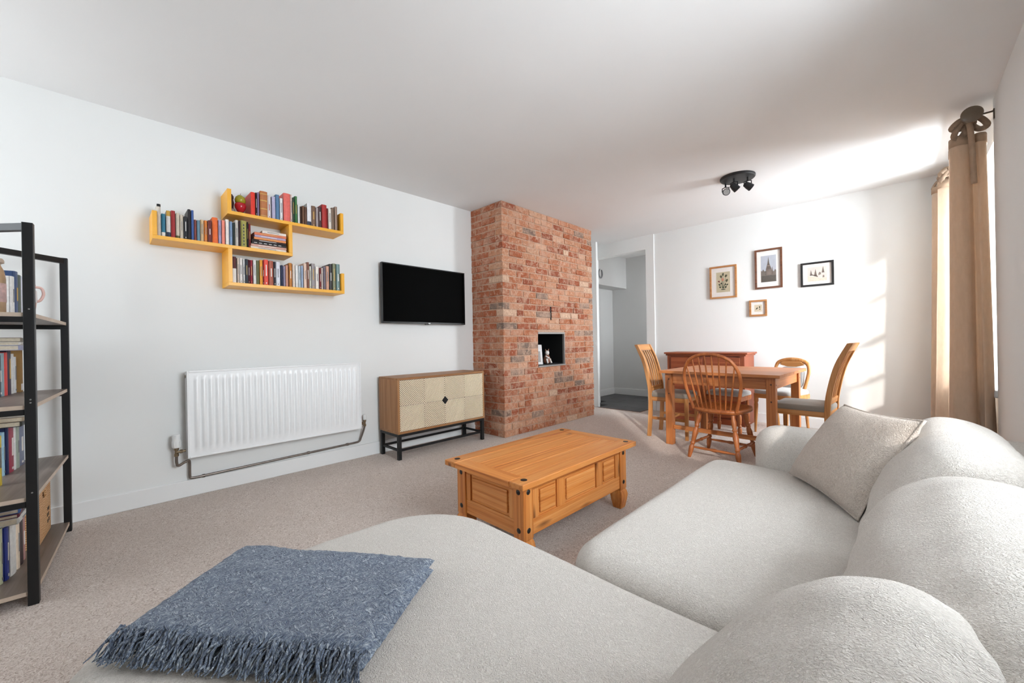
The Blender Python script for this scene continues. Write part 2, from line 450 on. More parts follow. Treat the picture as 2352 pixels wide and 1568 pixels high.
BCOL = ['b97a5a', 'bf8060', 'c28a6a', 'ac6644', '9a4e32', 'bb8062', 'c68f70', 'cf9f82', 'a25634', '8c4229', 'c59678', 'd6b69c', '85756a', '70665e', 'b26e4a', 'bb8464']
BWT = [8, 8, 8, 8, 9, 7, 6, 5, 9, 8, 4, 5, 4.0, 3.0, 8, 7]
bricks = []
def add_brick(kind, x0, x1, y0, y1, z, rank):
    # kind sets the shared mesh; scaled to the exact slot
    ref = {'F': (.07, BL), 'H': (.07, BW), 'E': (BW, BL), 'O': (BL, BW), 'S': (BL, .07), 'T': (.15, .07)}[kind]
    bricks.append((rank, kind, ref, x0, x1, y0, y1, z))
SLOT = (3.845, 3.868)
for c in range(NC):
    z = (c + .5) * CH; jit = lambda: rb.uniform(-.004, .005)
    zt, zb = z + BH / 2, z - BH / 2
    even = c % 2 == 0
    L0 = BL if even else BW
    d0 = BW if even else BL
    add_brick('E' if even else 'O', CX - d0, CX + jit(), CY0, CY0 + L0, z, 0)
    # side face to the left wall
    xa = CX - d0 - J; first = True
    while xa - XL > .03:
        ln = BL if xa - XL > BL + .05 else xa - XL
        ln = min(ln, xa - XL)
        hidden = z < .72
        add_brick('S' if ln > .15 else 'T', xa - ln, xa, CY0 + jit(), CY0 + .07, z, 2 if hidden else 1)
        xa -= ln + J
    # front face
    segs = [(CY0 + L0 + J, CY1)]
    if zt > NZ0 - .01 and zb < NZ1 + .006: segs = [(CY0 + L0 + J, NY0 - .004), (NY1 + .006, CY1)]
    elif 1.306 < z < 1.473: segs = [(CY0 + L0 + J, SLOT[0]), (SLOT[1], CY1)]
    for ya, yb in segs:
        y = ya
        while yb - y > .03:
            ln = BL if rb.random() < .80 else (BW if rb.random() < .6 else .16)
            ln += rb.uniform(-.008, .008)
            if yb - y - ln < .06: ln = yb - y
            if ln > .29: ln = ln / 2 - J / 2
            end = yb - (y + ln) < .02 and yb == CY1
            add_brick('F' if ln > .14 else 'H', CX - .07, CX + jit(), y, min(y + ln, yb), z, 0 if not end else 0)
            y += ln + J
bricks.sort(key=lambda b: b[0])
def brick_color():
    return lin(rb.choices(BCOL, BWT)[0])
rest = MB()
for i, (rank, kind, ref, x0, x1, y0, y1, z) in enumerate(bricks):
    zz = z + rb.uniform(-.0015, .0015)
    if i < 300:
        me, lx, ly = bmesh_for(kind, *ref)
        o = bpy.data.objects.new('brick', me); COL.objects.link(o); o.parent = chim
        o.location = ((x0 + x1) / 2, (y0 + y1) / 2, zz); o.scale = ((x1 - x0) / lx, (y1 - y0) / ly, 1)
        o.rotation_euler = (rb.uniform(-.006, .006), 0, rb.uniform(-.008, .008)); o.color = brick_color()
    else:
        rest.box(x0, x1, y0, y1, zz - BH / 2, zz + BH / 2)
if rest.v:
    o = obj('brick_remainder', rest, M_brick, chim, bevel=.004, seg=1); o.color = lin('a85c3c'); o['kind'] = 'stuff'
obj('vent_slot_shade', MB().box(CX - .012, CX - .002, SLOT[0], SLOT[1], 1.308, 1.472), M_black, chim)  # black strip stands in for the shaded depth of the open slot
print('BRICKS', len(bricks))

# ornaments in the niche
pc = thing('photo_card', 'white photo card leaning in the brick niche', 'card', (-3.16, 3.67, NZ0 + .012), R(-28))
M_card = plain('white_card', 'dcd8d6', .6)
mbx = MB().prism([(0, 0), (.006, 0), (.046, .24), (.040, .24)], 'xz', -.075, .075)
mbx.xf(Matrix.Rotation(R(180), 4, 'Z'))
obj('card', mbx, M_card, pc, bevel=.001)
obj('print', MB().prism([(-.012, .03), (-.0055, .03), (-.043, .22), (-.0445, .22)], 'xz', -.05, .05).xf(Matrix.Translation((.0045, 0, 0))), plain('grey_print', '9c9692', .5), pc)
fg = thing('animal_figurine', 'brown and white seated animal figurine beside the photo card', 'figurine', (-3.18, 3.88, NZ0 + .012), R(-15))
M_fb = plain('brown_ceramic', '8a5a44', .35); M_fw = plain('white_ceramic', 'e6e0da', .3)
obj('body', MB().lathe([(.03, 0), (.045, .02), (.048, .05), (.038, .085), (.024, .11), (.012, .118)], 16), M_fb, fg, smooth=60)
obj('head', MB().lathe([(.006, .105), (.022, .115), (.028, .135), (.022, .158), (.006, .165)], 14, (.006, 0, 0)), M_fw, fg, smooth=60)
for s in (-1, 1): obj('ear', MB().tube([(.005, s * .016, .155), (.006, s * .024, .185)], [.008, .003], 8), M_fb, fg, smooth=60)
for s in (-1, 1): obj('leg', MB().tube([(.03, s * .025, .06), (.045, s * .027, .03), (.055, s * .028, .008)], [.013, .011, .012], 8), M_fw, fg, smooth=60)
obj('arm', MB().tube([(.02, -.03, .095), (.045, -.02, .08), (.05, .0, .07)], [.011, .010, .010], 8), M_fw, fg, smooth=60)
fg2 = thing('slim_figurine', 'small slim copper figurine at the back of the niche', 'figurine', (-3.25, 3.80, NZ0 + .012))
obj('body', MB().lathe([(.02, 0), (.024, .01), (.012, .03), (.018, .07), (.014, .11), (.009, .125)], 12), plain('copper_glaze', '9c6a52', .3), fg2, smooth=60)
obj('head', MB().lathe([(.004, .12), (.013, .13), (.014, .145), (.005, .16)], 12), M_fw, fg2, smooth=60)
# ------------------------------------------------------------------ books
def cover_mat():
    t = NT('book_cover'); oi = t.n('ObjectInfo'); v = t.coord()
    n = t.noise(v, 60, 3)
    b = t.mix(t.ramp(n, [(.35, (.14, .14, .14, 1)), (.65, (0, 0, 0, 1))]), oi.outputs['Color'], (.02, .02, .02, 1))
    t.set(Base_Color=b, Roughness=.45); return t.m
M_cover = cover_mat()
M_pages = plain('book_pages', 'd9cdb8', .8, var=.1, scale=90)
BAND = {k: plain('band_' + k, c, .45) for k, c in dict(white='e9e4de', black='1a1a1c', gold='c9a052', navy='2a3148', mustard='c79a3c', olive='5c5a30', red='b03a30', grey='7c7c80', lilac='a79cc0').items()}
def book_mb(t, h, d, bands):
    mb = MB(); b = min(.003, t * .14)
    def spine(z0, z1, e, m):
        mb.prism([(-e, .005), (t * .18 - e * .5, .0008 - e), (t * .5, -.001 - e), (t * .82 + e * .5, .0008 - e), (t + e, .005), (t, .008), (0, .008)], 'xy', z0, z1, m)
    mb.box(0, b, .004, d, 0, h, 0).box(t - b, t, .004, d, 0, h, 0); spine(0, h, 0, 0)
    mb.box(b, t - b, .006, d - .004, .003, h - .003, 1)
    for z0, z1, k, full in bands:
        if full: spine(h * z0, h * z1, .0005, k)
        else: mb.box(t * .40, t * .60, -.0022, .001, h * z0, h * z1, k)
    return mb
ORD = ['first', 'second', 'third', 'fourth', 'fifth', 'sixth', 'seventh', 'eighth', 'ninth', 'tenth', 'eleventh', 'twelfth', 'thirteenth', 'fourteenth', 'fifteenth', 'sixteenth', 'seventeenth', 'eighteenth', 'nineteenth', 'twentieth']
rk = random.Random(5)
def auto_bands(desc, col):
    l = sum(lin(col)[:3]) / 3
    B = []
    if 'white foot' in desc: B.append((0, .2, 'white', True))
    if 'navy foot' in desc: B.append((0, .2, 'navy', True))
    if 'olive foot' in desc: B.append((0, .12, 'olive', True))
    if 'black head' in desc: B.append((.92, 1, 'black', True))
    if 'mustard head' in desc: B.append((.8, 1, 'mustard', True))
    if 'white lower half' in desc: B.append((0, .55, 'white', True))
    if 'gold bands' in desc: B += [(.30, .34, 'gold', True), (.62, .66, 'gold', True), (.04, .07, 'gold', True), (.88, .91, 'gold', True)]
    if 'black pattern' in desc: B += [(a, a + .07, 'black', False) for a in (.08, .2, .32, .44, .56, .68, .8)]
    if 'lettering' in desc or (not B and rk.random() < .6):
        k = 'red' if 'red lettering' in desc else ('black' if 'black lettering' in desc else ('grey' if l > .35 else ('gold' if rk.random() < .4 else 'white')))
        B.append((.36, .62 + rk.random() * .2, k, False))
        if rk.random() < .5: B.append((.06, .11, k, False))
    return B
def book(x, y, z, rz, t, h, d, col, label, group, bands=()):
    ks = []; bb = []
    for z0, z1, k, full in bands:
        if k not in ks: ks.append(k)
        bb.append((z0, z1, 2 + ks.index(k), full))
    o = obj('book', book_mb(t, h, d, bb), [M_cover, M_pages] + [BAND[k] for k in ks], None)
    o.location = (x, y, z); o.rotation_euler = (0, 0, rz); o.color = lin(col)
    return tag(o, label, 'book', group)
def flat_book(cx, cy, z, rz, w, d, t, col, label, group, bands=()):
    # lying book: spine along local x, facing local -y
    ks = []; bb = []
    for z0, z1, k, full in bands:
        if k not in ks: ks.append(k)
        bb.append((z0, z1, 2 + ks.index(k), full))
    mb = book_mb(t, w, d, bb)
    mb.xf(Matrix(((0, 0, 1, -w / 2), (0, 1, 0, -d / 2), (-1, 0, 0, t), (0, 0, 0, 1))))
    o = obj('book', mb, [M_cover, M_pages] + [BAND[k] for k in ks], None)
    o.location = (cx, cy, z); o.rotation_euler = (0, 0, rz); o.color = lin(col)
    return tag(o, label, 'book', group)

# ------------------------------------------------------------------ yellow wall shelf
M_yel = plain('yellow_lacquer', 'f0ad2c', .38, var=.03, scale=8)
XF = -3.38; T = .024
ws = thing('wall_shelf', 'stepped yellow wall shelf full of books', 'shelf', (XL, .216, 1.481))
def board(name, y0, y1, z0, z1): obj(name, MB().box(0, XF - XL, y0 - .216, y1 - .216, z0 - 1.481, z1 - 1.481), M_yel, ws, bevel=.0015)
ZM, ZT, ZB = 1.768, 2.012, 1.505
board('shelf_board', .216, 1.030, ZM - T, ZM); board('side_panel', .216, .216 + T, ZM, 1.923)
board('shelf_board', .613, 1.430, ZT - T, ZT); board('side_panel', .613, .613 + T, ZT, 2.166); board('side_panel', 1.430 - T, 1.430, ZT, 2.164)
board('upright', 1.030 - T, 1.030, ZM, ZT - T)
board('upright', .613, .613 + T, ZB, ZM - T)
board('shelf_board', .613, 1.430, ZB - T, ZB); board('side_panel', 1.430 - T, 1.430, ZB, 1.653)
ROWS = {}
ROWS['mid'] = [
    (0.241,0.260,0.208,'cfc6ba','cream book with a black head band'),
    (0.263,0.282,0.150,'2f7d9a','teal book with a white foot'),
    (0.287,0.308,0.175,'e2ddd8','white book with mustard head and navy foot'),
    (0.310,0.331,0.179,'a3262a','tall red book'),
    (0.335,0.354,0.170,'d8cbb8','cream book with an olive foot'),
    (0.356,0.372,0.161,'cabfae','plain cream book'),
    (0.375,0.393,0.154,'24262c','black book'),
    (0.396,0.411,0.206,'221d22','very tall thin black book'),
    (0.414,0.427,0.203,'3f5f9c','blue book'),
    (0.429,0.441,0.143,'8d4a44','short brick red book'),
    (0.444,0.460,0.143,'6d8ea0','short blue grey book'),
    (0.463,0.481,0.151,'d9b88c','short tan book'),
    (0.484,0.501,0.151,'e8873a','short amber book'),
    (0.504,0.524,0.154,'6e2a28','short maroon book'),
    (0.528,0.559,0.181,'ee6a22','thick bright orange book'),
    (0.563,0.579,0.169,'a99cc0','lilac book'),
    (0.582,0.599,0.171,'f08a76','salmon pink book'),
    (0.604,0.623,0.181,'eee6e0','white book'),
    (0.628,0.644,0.173,'8da9cc','light blue book'),
    (0.647,0.660,0.167,'2a3430','short black green book'),
    (0.663,0.681,0.191,'ddd4cb','off white book'),
    (0.684,0.694,0.187,'3b1f22','dark maroon book'),
    (0.697,0.731,0.195,'a9a14e','olive yellow book with black pattern'),
    (0.735,0.742,0.190,'1c1616','thin black book'),
    (0.745,0.758,0.180,'7c2028','thin dark red book'),
]
ROWS['top'] = [
    (0.758,0.784,0.168,'e23420','thick bright red book'),
    (0.789,0.799,0.174,'2c1216','thin black book'),
    (0.802,0.814,0.181,'9a88ae','thin lilac book'),
    (0.818,0.865,0.193,'b8703c','thick tan leather book with gold bands'),
    (0.870,0.892,0.176,'ece4e2','white book with red lettering'),
    (0.897,0.920,0.173,'b9b4d0','pale lilac book'),
    (0.924,0.949,0.196,'5b83a8','steel blue book'),
    (0.953,0.972,0.174,'e8e6e6','white book'),
    (0.977,1.023,0.220,'e86a60','thick coral red book'),
    (1.026,1.039,0.221,'ecd0c4','pale pink book'),
    (1.042,1.055,0.201,'2e4a3a','dark green book'),
    (1.059,1.076,0.216,'3f7a44','leaf green book'),
    (1.079,1.094,0.154,'e2e4e0','short white book'),
    (1.097,1.108,0.144,'4a2c20','short dark brown book'),
    (1.112,1.127,0.151,'75523c','short brown book'),
    (1.130,1.146,0.148,'6a4836','short chestnut book'),
    (1.149,1.180,0.182,'e6e4e6','white book with a navy foot'),
    (1.183,1.214,0.170,'7c5c46','wide brown book'),
    (1.217,1.235,0.162,'a89a9a','grey book'),
    (1.238,1.261,0.174,'4c3030','dark plum book'),
    (1.265,1.304,0.201,'ae2420','dark red book'),
    (1.306,1.314,0.177,'7c1c1c','thin maroon book'),
    (1.317,1.340,0.178,'e6dcd0','cream book'),
    (1.343,1.364,0.191,'826a58','taupe book'),
    (1.368,1.388,0.204,'9c8272','pale taupe book'),
]
ROWS['bot'] = [
    (0.635,0.640,0.186,'ece6de','thin white book'),
    (0.643,0.665,0.188,'5a2424','maroon book with a white lower half'),
    (0.669,0.680,0.181,'e0d0c4','cream book'),
    (0.684,0.702,0.184,'efe8e2','thick white book'),
    (0.705,0.715,0.177,'e2e2e2','white book with black lettering'),
    (0.718,0.735,0.179,'30363e','charcoal book'),
    (0.738,0.748,0.178,'5e1c28','wine red book'),
    (0.751,0.765,0.177,'a02a3a','crimson book'),
    (0.769,0.787,0.180,'e4e2de','white book'),
    (0.790,0.807,0.179,'6f7048','olive green book'),
    (0.810,0.828,0.185,'e89a2c','amber orange book'),
    (0.831,0.836,0.180,'8e1620','thin dark red book'),
    (0.839,0.867,0.193,'ee4e3c','coral red book'),
    (0.871,0.899,0.187,'a8563e','brick brown book'),
    (0.902,0.917,0.184,'2c2a32','black book'),
    (0.920,0.948,0.187,'e6e6ee','white book with grey lettering'),
    (0.952,0.965,0.164,'26304e','navy book'),
    (0.968,0.981,0.158,'a49ab4','lilac grey book'),
    (0.984,1.001,0.167,'c88c76','pink brown book'),
    (1.008,1.029,0.188,'c07826','ochre orange book'),
    (1.034,1.052,0.184,'eadcd0','cream book'),
    (1.055,1.073,0.176,'e8e6e4','white book'),
    (1.076,1.093,0.175,'c2ccd2','pale blue grey book'),
    (1.096,1.111,0.178,'9eb0c8','powder blue book'),
    (1.115,1.136,0.200,'e6c4b0','peach book'),
    (1.140,1.157,0.212,'8a5644','brown book'),
    (1.159,1.172,0.182,'dcdccc','pale green white book'),
    (1.176,1.204,0.207,'9c9494','grey book'),
    (1.207,1.232,0.185,'f0e6dc','ivory book'),
    (1.235,1.248,0.177,'7c2426','short dark red book'),
    (1.252,1.264,0.179,'ead8cc','short cream book'),
    (1.267,1.285,0.192,'6c6270','grey mauve book'),
    (1.289,1.313,0.199,'d09c84','tan pink book'),
    (1.317,1.340,0.221,'26201e','black book'),
    (1.344,1.369,0.228,'7c8060','olive book'),
    (1.373,1.402,0.226,'6f8c8a','grey green book'),
]
for row, lst, zb in (('middle', ROWS['mid'], ZM), ('top', ROWS['top'], ZT), ('bottom', ROWS['bot'], ZB)):
    n = len(lst)
    for i, (y0, y1, h, col, desc) in enumerate(lst):
        if i < (n + 1) // 2: pos = ORD[i] + ' from left'
        else: pos = (ORD[n - 1 - i] + ' from right') if i < n - 1 else 'last at right'
        if row == 'middle' and i >= (n + 1) // 2: pos = (ORD[n - 1 - i] + ' left of the flat stack') if i < n - 1 else 'next to the flat stack'
        d = rk.uniform(.125, .165)
        t = max(.008, y1 - y0)
        if row == 'top' and i == 0: d = .175
        book(-3.398 - rk.uniform(0, .012) + (.012 if (row == 'top' and i in (0, 3, 8)) else 0), y0, zb, R(90), t, h, d, col, desc + ' on ' + row + ' yellow shelf, ' + pos, 'books on the yellow wall shelf', auto_bands(desc, col))
flat = [(.235, .16, .019, 'eadfd2', 'cream paperback, bottom of the flat stack on yellow shelf', 'grey'), (.235, .15, .018, 'd9a898', 'pale pink paperback, second from bottom of the flat stack', 'white'), (.230, .15, .020, '1d1a1c', 'black book with white squares in the flat stack', 'sq'),
        (.226, .15, .016, '26181a', 'black book with white lettering in the flat stack', 'white'), (.212, .14, .017, 'f0965a', 'peach orange book in the middle of the flat stack', 'gold'), (.208, .14, .017, 'b6a8c6', 'lilac striped book in the flat stack', 'white'), (.212, .14, .019, 'e57e58', 'salmon orange book, second from top of the flat stack', 'gold'), (.160, .12, .020, 'eee4da', 'small white book on top of the flat stack', 'grey')]
z = ZM
for i, (w, d, t, col, lab, bk) in enumerate(flat):
    bands = [(a, a + .08, 'white', False) for a in (.06, .2, .34, .48, .62, .76)] if bk == 'sq' else [(.2, .7, bk, False)]
    yr = .992 - rk.uniform(0, .004)
    flat_book(-3.40 - d / 2, yr - w / 2, z + .0003, R(90), w, d, t - .0005, col, lab, 'flat stack on the yellow wall shelf', bands); z += t
# painted fruit ornament and dark carving at the left of the top board
fo = thing('fruit_ornament', 'painted wooden pear over red apple ornament on top yellow shelf', 'ornament', (-3.43, .70, ZT))
obj('apple', MB().lathe([(.008, .014), (.022, .020), (.033, .045), (.036, .062), (.030, .078), (.012, .082)], 18), plain('apple_red', 'b3202c', .18), fo, smooth=60)
obj('pear', MB().lathe([(.014, .076), (.032, .086), (.034, .104), (.027, .124), (.014, .136), (.004, .140)], 18), plain('pear_green', '9a922c', .22, var=.2, scale=25), fo, smooth=60)
obj('stem', MB().tube([(0, 0, .137), (.003, .002, .150)], [.002, .0015], 6), plain('dark_carving', '3a1c18', .5), fo)
obj('base', MB().lathe([(.024, 0), (.026, .006), (.016, .012), (.012, .016)], 14), plain('gold_base', 'b98a3c', .4), fo, smooth=60)
cv = thing('carved_figure', 'dark brown carved figure behind the fruit ornament', 'figurine', (-3.47, .652, ZT))
obj('body', MB().lathe([(.020, 0), (.022, .02), (.013, .05), (.018, .085), (.013, .105)], 12), _plain['dark_carving'], cv, smooth=50)
obj('head', MB().lathe([(.006, .10), (.015, .112), (.016, .13), (.008, .145)], 12), _plain['dark_carving'], cv, smooth=50)
obj('foot_stone', MB().lathe([(.004, 0), (.016, .004), (.018, .02), (.010, .034)], 10, (.022, .004, 0)), plain('grey_stone', '8c8078', .6), cv, smooth=50)
# ------------------------------------------------------------------ radiator
M_rad = plain('radiator_enamel', 'eeeeee', .3, var=.01)
M_pipe = plain('tarnished_pipe', '7c736c', .32, .75, var=.15, scale=40)
M_brass = plain('worn_brass', '8c7a62', .35, .8, var=.2, scale=50)
rad = thing('radiator', 'long white panel radiator under the yellow shelf', 'radiator', (XL, .385, 0))
RL, z0, z1 = 1.228, .286, .886; xf = .112
n = 29; P0, P1 = [], []
prof = []
m0 = .035; pitch = (RL - 2 * m0) / n
for i in range(n):
    a = m0 + i * pitch
    for fr_, dx in ((0, 0), (.14, .0), (.30, .010), (.70, .010), (.86, 0)): prof.append((a + fr_ * pitch, dx))
prof = [(0, 0)] + prof + [(RL - m0, 0), (RL, 0)]
fp = MB(); zs = [z0, z0 + .03, z0 + .055, z0 + .075, z1 - .075, z1 - .055, z1 - .03, z1]; wz = [0, 0, .0, 1, 1, 0, 0, 0]
fp.grid([[(xf - .010 + dx * w, y, z) for z, w in zip(zs, wz)] for y, dx in prof])
fp.box(xf - .022, xf - .011, 0, RL, z0, z1)
obj('front_panel', fp, M_rad, rad, smooth=50, fix=False)
obj('rim', MB().box(xf - .012, xf - .004, 0, .012, z0, z1).box(xf - .012, xf - .004, RL - .012, RL, z0, z1).box(xf - .012, xf - .004, .012, RL - .012, z1 - .012, z1).box(xf - .012, xf - .004, .012, RL - .012, z0, z0 + .012), M_rad, rad, bevel=.003)
obj('back_panel', MB().box(.035, .050, .01, RL - .01, z0, z1 - .01), M_rad, rad, bevel=.003)
for y in (0, RL - .008): obj('side_cover', MB().box(.033, xf - .012, y, y + .008, z0 + .01, z1 - .006), M_rad, rad, bevel=.002)
gr = MB()
for k in range(60): gr.box(.040, xf - .016, .012 + k * (RL - .03) / 60, .012 + k * (RL - .03) / 60 + .009, z1 - .012, z1 - .004)
obj('top_grille', gr, M_rad, rad)
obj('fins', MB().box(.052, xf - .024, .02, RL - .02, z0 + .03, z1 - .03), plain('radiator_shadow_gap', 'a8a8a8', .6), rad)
for y in (.16, RL - .16): obj('wall_bracket', MB().box(0, .036, y - .015, y + .015, z0 + .06, z1 - .06), M_rad, rad)
obj('air_vent', MB().cyl((.05, -.004, z1 - .04), (.05, .006, z1 - .04), .011, n=10), M_brass, rad, smooth=40)
def valve(y, zc, s, big):
    v = thing('radiator_valve', 'white thermostatic valve with grooved head at the radiator end near the bookcase' if big else 'small white lockshield valve at the radiator end near the cabinet', 'valve', (XL + .06, .385 + y, 0))
    if big:
        hd = MB().lathe([(.021, zc + .03), (.024, zc + .035), (.0245, zc + .075), (.022, zc + .085), (.022, zc + .095), (.0245, zc + .105), (.022, zc + .118), (.012, zc + .121)], 20)
        h = obj('head', hd, M_trim, v, smooth=50)
        gv = MB()
        for k in range(10): a = 2 * PI * k / 10; gv.box(.0235, .0265, -.003, .003, zc + .038, zc + .073).xf(Matrix.Identity(4)) if False else gv.tube([(.0242 * math.cos(a), .0242 * math.sin(a), zc + .04), (.0242 * math.cos(a), .0242 * math.sin(a), zc + .073)], .0022, 6)
        obj('grip_rib', gv, M_trim, h, smooth=60)
    else:
        obj('head', MB().lathe([(.012, zc + .03), (.0145, zc + .034), (.0145, zc + .075), (.010, zc + .08)], 16), M_trim, v, smooth=50)
    obj('body', MB().lathe([(.010, zc - .03), (.013, zc - .028), (.013, zc - .012), (.009, zc - .008), (.009, zc + .012), (.014, zc + .014), (.014, zc + .03)], 12), M_brass, v, smooth=40)
    obj('union', MB().cyl((0, 0, zc), (0, s * .05, zc), .008, n=10).cyl((0, s * .018, zc), (0, s * .032, zc), .013, n=6), M_brass, v, smooth=40)
valve(-.055, .335, 1, True); valve(RL + .048, .322, -1, False)
pp = thing('radiator_pipe', 'tarnished bare pipe running along the wall beneath the radiator', 'pipe', (XL, .385, 0))
a = catmull([(.06, -.055, .305), (.06, -.055, .262), (.052, -.045, .238), (.035, -.012, .250), (.028, .012, .256), (.024, .018, .235), (.024, .018, .150), (.024, .024, .132), (.024, .05, .128)], 5)
a += [Vector((.024, RL - .03, .150))] + catmull([(.024, RL - .002, .151), (.024, RL + .016, .160), (.030, RL + .024, .185), (.05, RL + .040, .25), (.06, RL + .048, .295)], 5)
obj('pipe_run', MB().tube(a, .0085, 10), M_pipe, pp, smooth=70)
for y, z in ((.095, .1285), (.80, .143), (1.13, .149)): obj('pipe_clip', MB().tube([(.024, y - .008, z), (.024, y + .008, z)], .0125, 10).box(.0, .02, y - .006, y + .006, z - .006, z + .006), M_pipe, pp, smooth=50)

# ------------------------------------------------------------------ television
tv = thing('television', 'flat black television mounted on the white wall', 'television', (XL, 1.848, 1.248))
M_tvb = plain('tv_plastic', '141416', .35); t = NT('tv_screen'); t.set(Base_Color=(.001, .001, .001, 1), Roughness=.5, Specular_IOR_Level=.03)
v_ = t.coord(); t.bump(t.noise(v_, 300, 1), .01, .001); M_scr = t.m
TW, TH = 1.008, .586
obj('housing', MB().box(.040, .072, 0, TW, 0, TH), M_tvb, tv, bevel=.004)
obj('screen', MB().box(.0715, .0735, .010, TW - .010, .018, TH - .010), M_scr, tv)
obj('bezel', MB().box(.070, .076, 0, .009, 0, TH).box(.070, .076, TW - .009, TW, 0, TH).box(.070, .076, 0, TW, TH - .009, TH).box(.070, .076, 0, TW, 0, .016), M_tvb, tv, bevel=.002)
obj('badge', MB().box(.0758, .077, TW / 2 + .012, TW / 2 + .036, .004, .010), plain('badge_silver', 'b8b8bc', .3, .6), tv)
obj('sensor_tab', MB().box(.05, .074, TW / 2 - .02, TW / 2 + .02, -.008, .0), M_tvb, tv, bevel=.002)
obj('wall_mount', MB().box(0, .042, TW / 2 - .2, TW / 2 + .2, TH / 2 - .1, TH / 2 + .1), M_tvb, tv)

# ------------------------------------------------------------------ patterned cabinet
cb = thing('cabinet', 'low wooden cabinet with cream chevron doors on black metal legs', 'cabinet', (-3.215, 1.818, 0))
CW, CD, z0, z1 = 1.03, .345, .232, .738
M_cw = wood('cabinet_oak', 'b98a5e', 'a67447', '8a5a33', 'z', .5); M_cwy = wood('cabinet_oak', 'b98a5e', 'a67447', '8a5a33', 'y', .5)
M_blk = plain('black_steel', '1a1a1b', .45, .3)
obj('top_panel', MB().box(-CD, 0, 0, CW, z1 - .02, z1), M_cwy, cb, bevel=.002)
obj('bottom_panel', MB().box(-CD, 0, 0, CW, z0, z0 + .02), M_cwy, cb, bevel=.002)
for y in (0, CW - .02): obj('side_panel', MB().box(-CD, 0, y, y + .02, z0 + .02, z1 - .02), M_cw, cb, bevel=.002)
obj('back_panel', MB().box(-CD, -CD + .01, .02, CW - .02, z0 + .02, z1 - .02), M_cw, cb)
M_str = plain('cream_inlay', 'f8e8cc', .55, var=.06, scale=60); M_grv = wood('cabinet_groove', '6e4a2e', '5c3a20', '452a16', 'z', .6)
def clip_poly(poly, a, b, c):
    out = []
    for i in range(len(poly)):
        p, q = poly[i], poly[(i + 1) % len(poly)]; dp, dq = a * p[0] + b * p[1] + c, a * q[0] + b * q[1] + c
        if dp >= 0: out.append(p)
        if dp * dq < 0: u = dp / (dp - dq); out.append((p[0] + (q[0] - p[0]) * u, p[1] + (q[1] - p[1]) * u))
    return out
fy0, fy1, fz0, fz1 = .020, CW - .020, z0 + .020, z1 - .020; zc = (fz0 + fz1) / 2
cols = [fy0, fy0 + (fy1 - fy0) * .262, (fy0 + fy1) / 2, fy0 + (fy1 - fy0) * .748, fy1]
for dn in range(2):
    ya, yb = (cols[0], cols[2] - .001) if dn == 0 else (cols[2] + .001, cols[4])
    door = obj('door', MB().box(-.016, -.003, ya, yb, fz0 + .001, fz1 - .001), M_grv, cb, bevel=.001); 
    st = MB()
    for ci in (dn * 2, dn * 2 + 1):
        for up in (0, 1):
            a0, a1 = cols[ci] + .0015, cols[ci + 1] - .0015; b0, b1 = (zc + .001, fz1 - .003) if up else (fz0 + .003, zc - .001)
            sgn = (-1 if ci % 2 == 0 else 1) * (1 if up else -1)      # slope of the strips
            k = 1.12
            # strips follow z = sgn*k*y + const, anchored so that they close into diamonds round the centre
            q0 = zc - sgn * k * (cols[2])
            lo = min(b - sgn * k * a for a in (a0, a1) for b in (b0, b1)); hi = max(b - sgn * k * a for a in (a0, a1) for b in (b0, b1))
            pit = .0195; wd = .0112
            i0 = math.floor((lo - q0) / pit) - 1
            for i in range(i0, i0 + 60):
                c0 = q0 + (i + .22) * pit; c1 = c0 + wd
                if c0 > hi or c1 < lo: continue
                pl = [(a0, b0), (a1, b0), (a1, b1), (a0, b1)]
                pl = clip_poly(pl, -sgn * k, 1, -c0); pl = clip_poly(pl, sgn * k, -1, c1) if len(pl) > 2 else pl
                if len(pl) > 2: st.prism(pl, 'yz', -.003, .0012)
    obj('chevron_inlay', st, M_str, door)
hd = MB(); s_ = .036
hd.prism([(cols[2] - s_, zc), (cols[2], zc - s_ * 1.12), (cols[2] + s_, zc), (cols[2], zc + s_ * 1.12)], 'yz', 0, .006)
o = obj('diamond_handle', hd, M_blk, cb, bevel=.001); o['label'] = 'black diamond plate where the doors meet'
L = .032
for x in (-CD + .004, -L - .004):
    for y in (.004, CW - L - .004): obj('leg', MB().box(x, x + L, y, y + L, 0, z0 - .025), M_blk, cb, bevel=.002)
obj('top_rail', MB().box(-L - .004, -.004, .004, CW - .004, z0 - .025, z0).box(-CD + .004, -CD + L + .004, .004, CW - .004, z0 - .025, z0).box(-CD + L, -L, .004, L, z0 - .025, z0).box(-CD + L, -L, CW - L - .004, CW - .004, z0 - .025, z0), M_blk, cb, bevel=.001)
for b in ((-.030, -.012, L, CW - L, .075, .095), (-CD + .012, -CD + .030, L, CW - L, .075, .095), (-CD + L, -L, .012, .030, .075, .095), (-CD + L, -L, CW - .030, CW - .012, .075, .095)): obj('stretcher', MB().box(*b), M_blk, cb, bevel=.001)

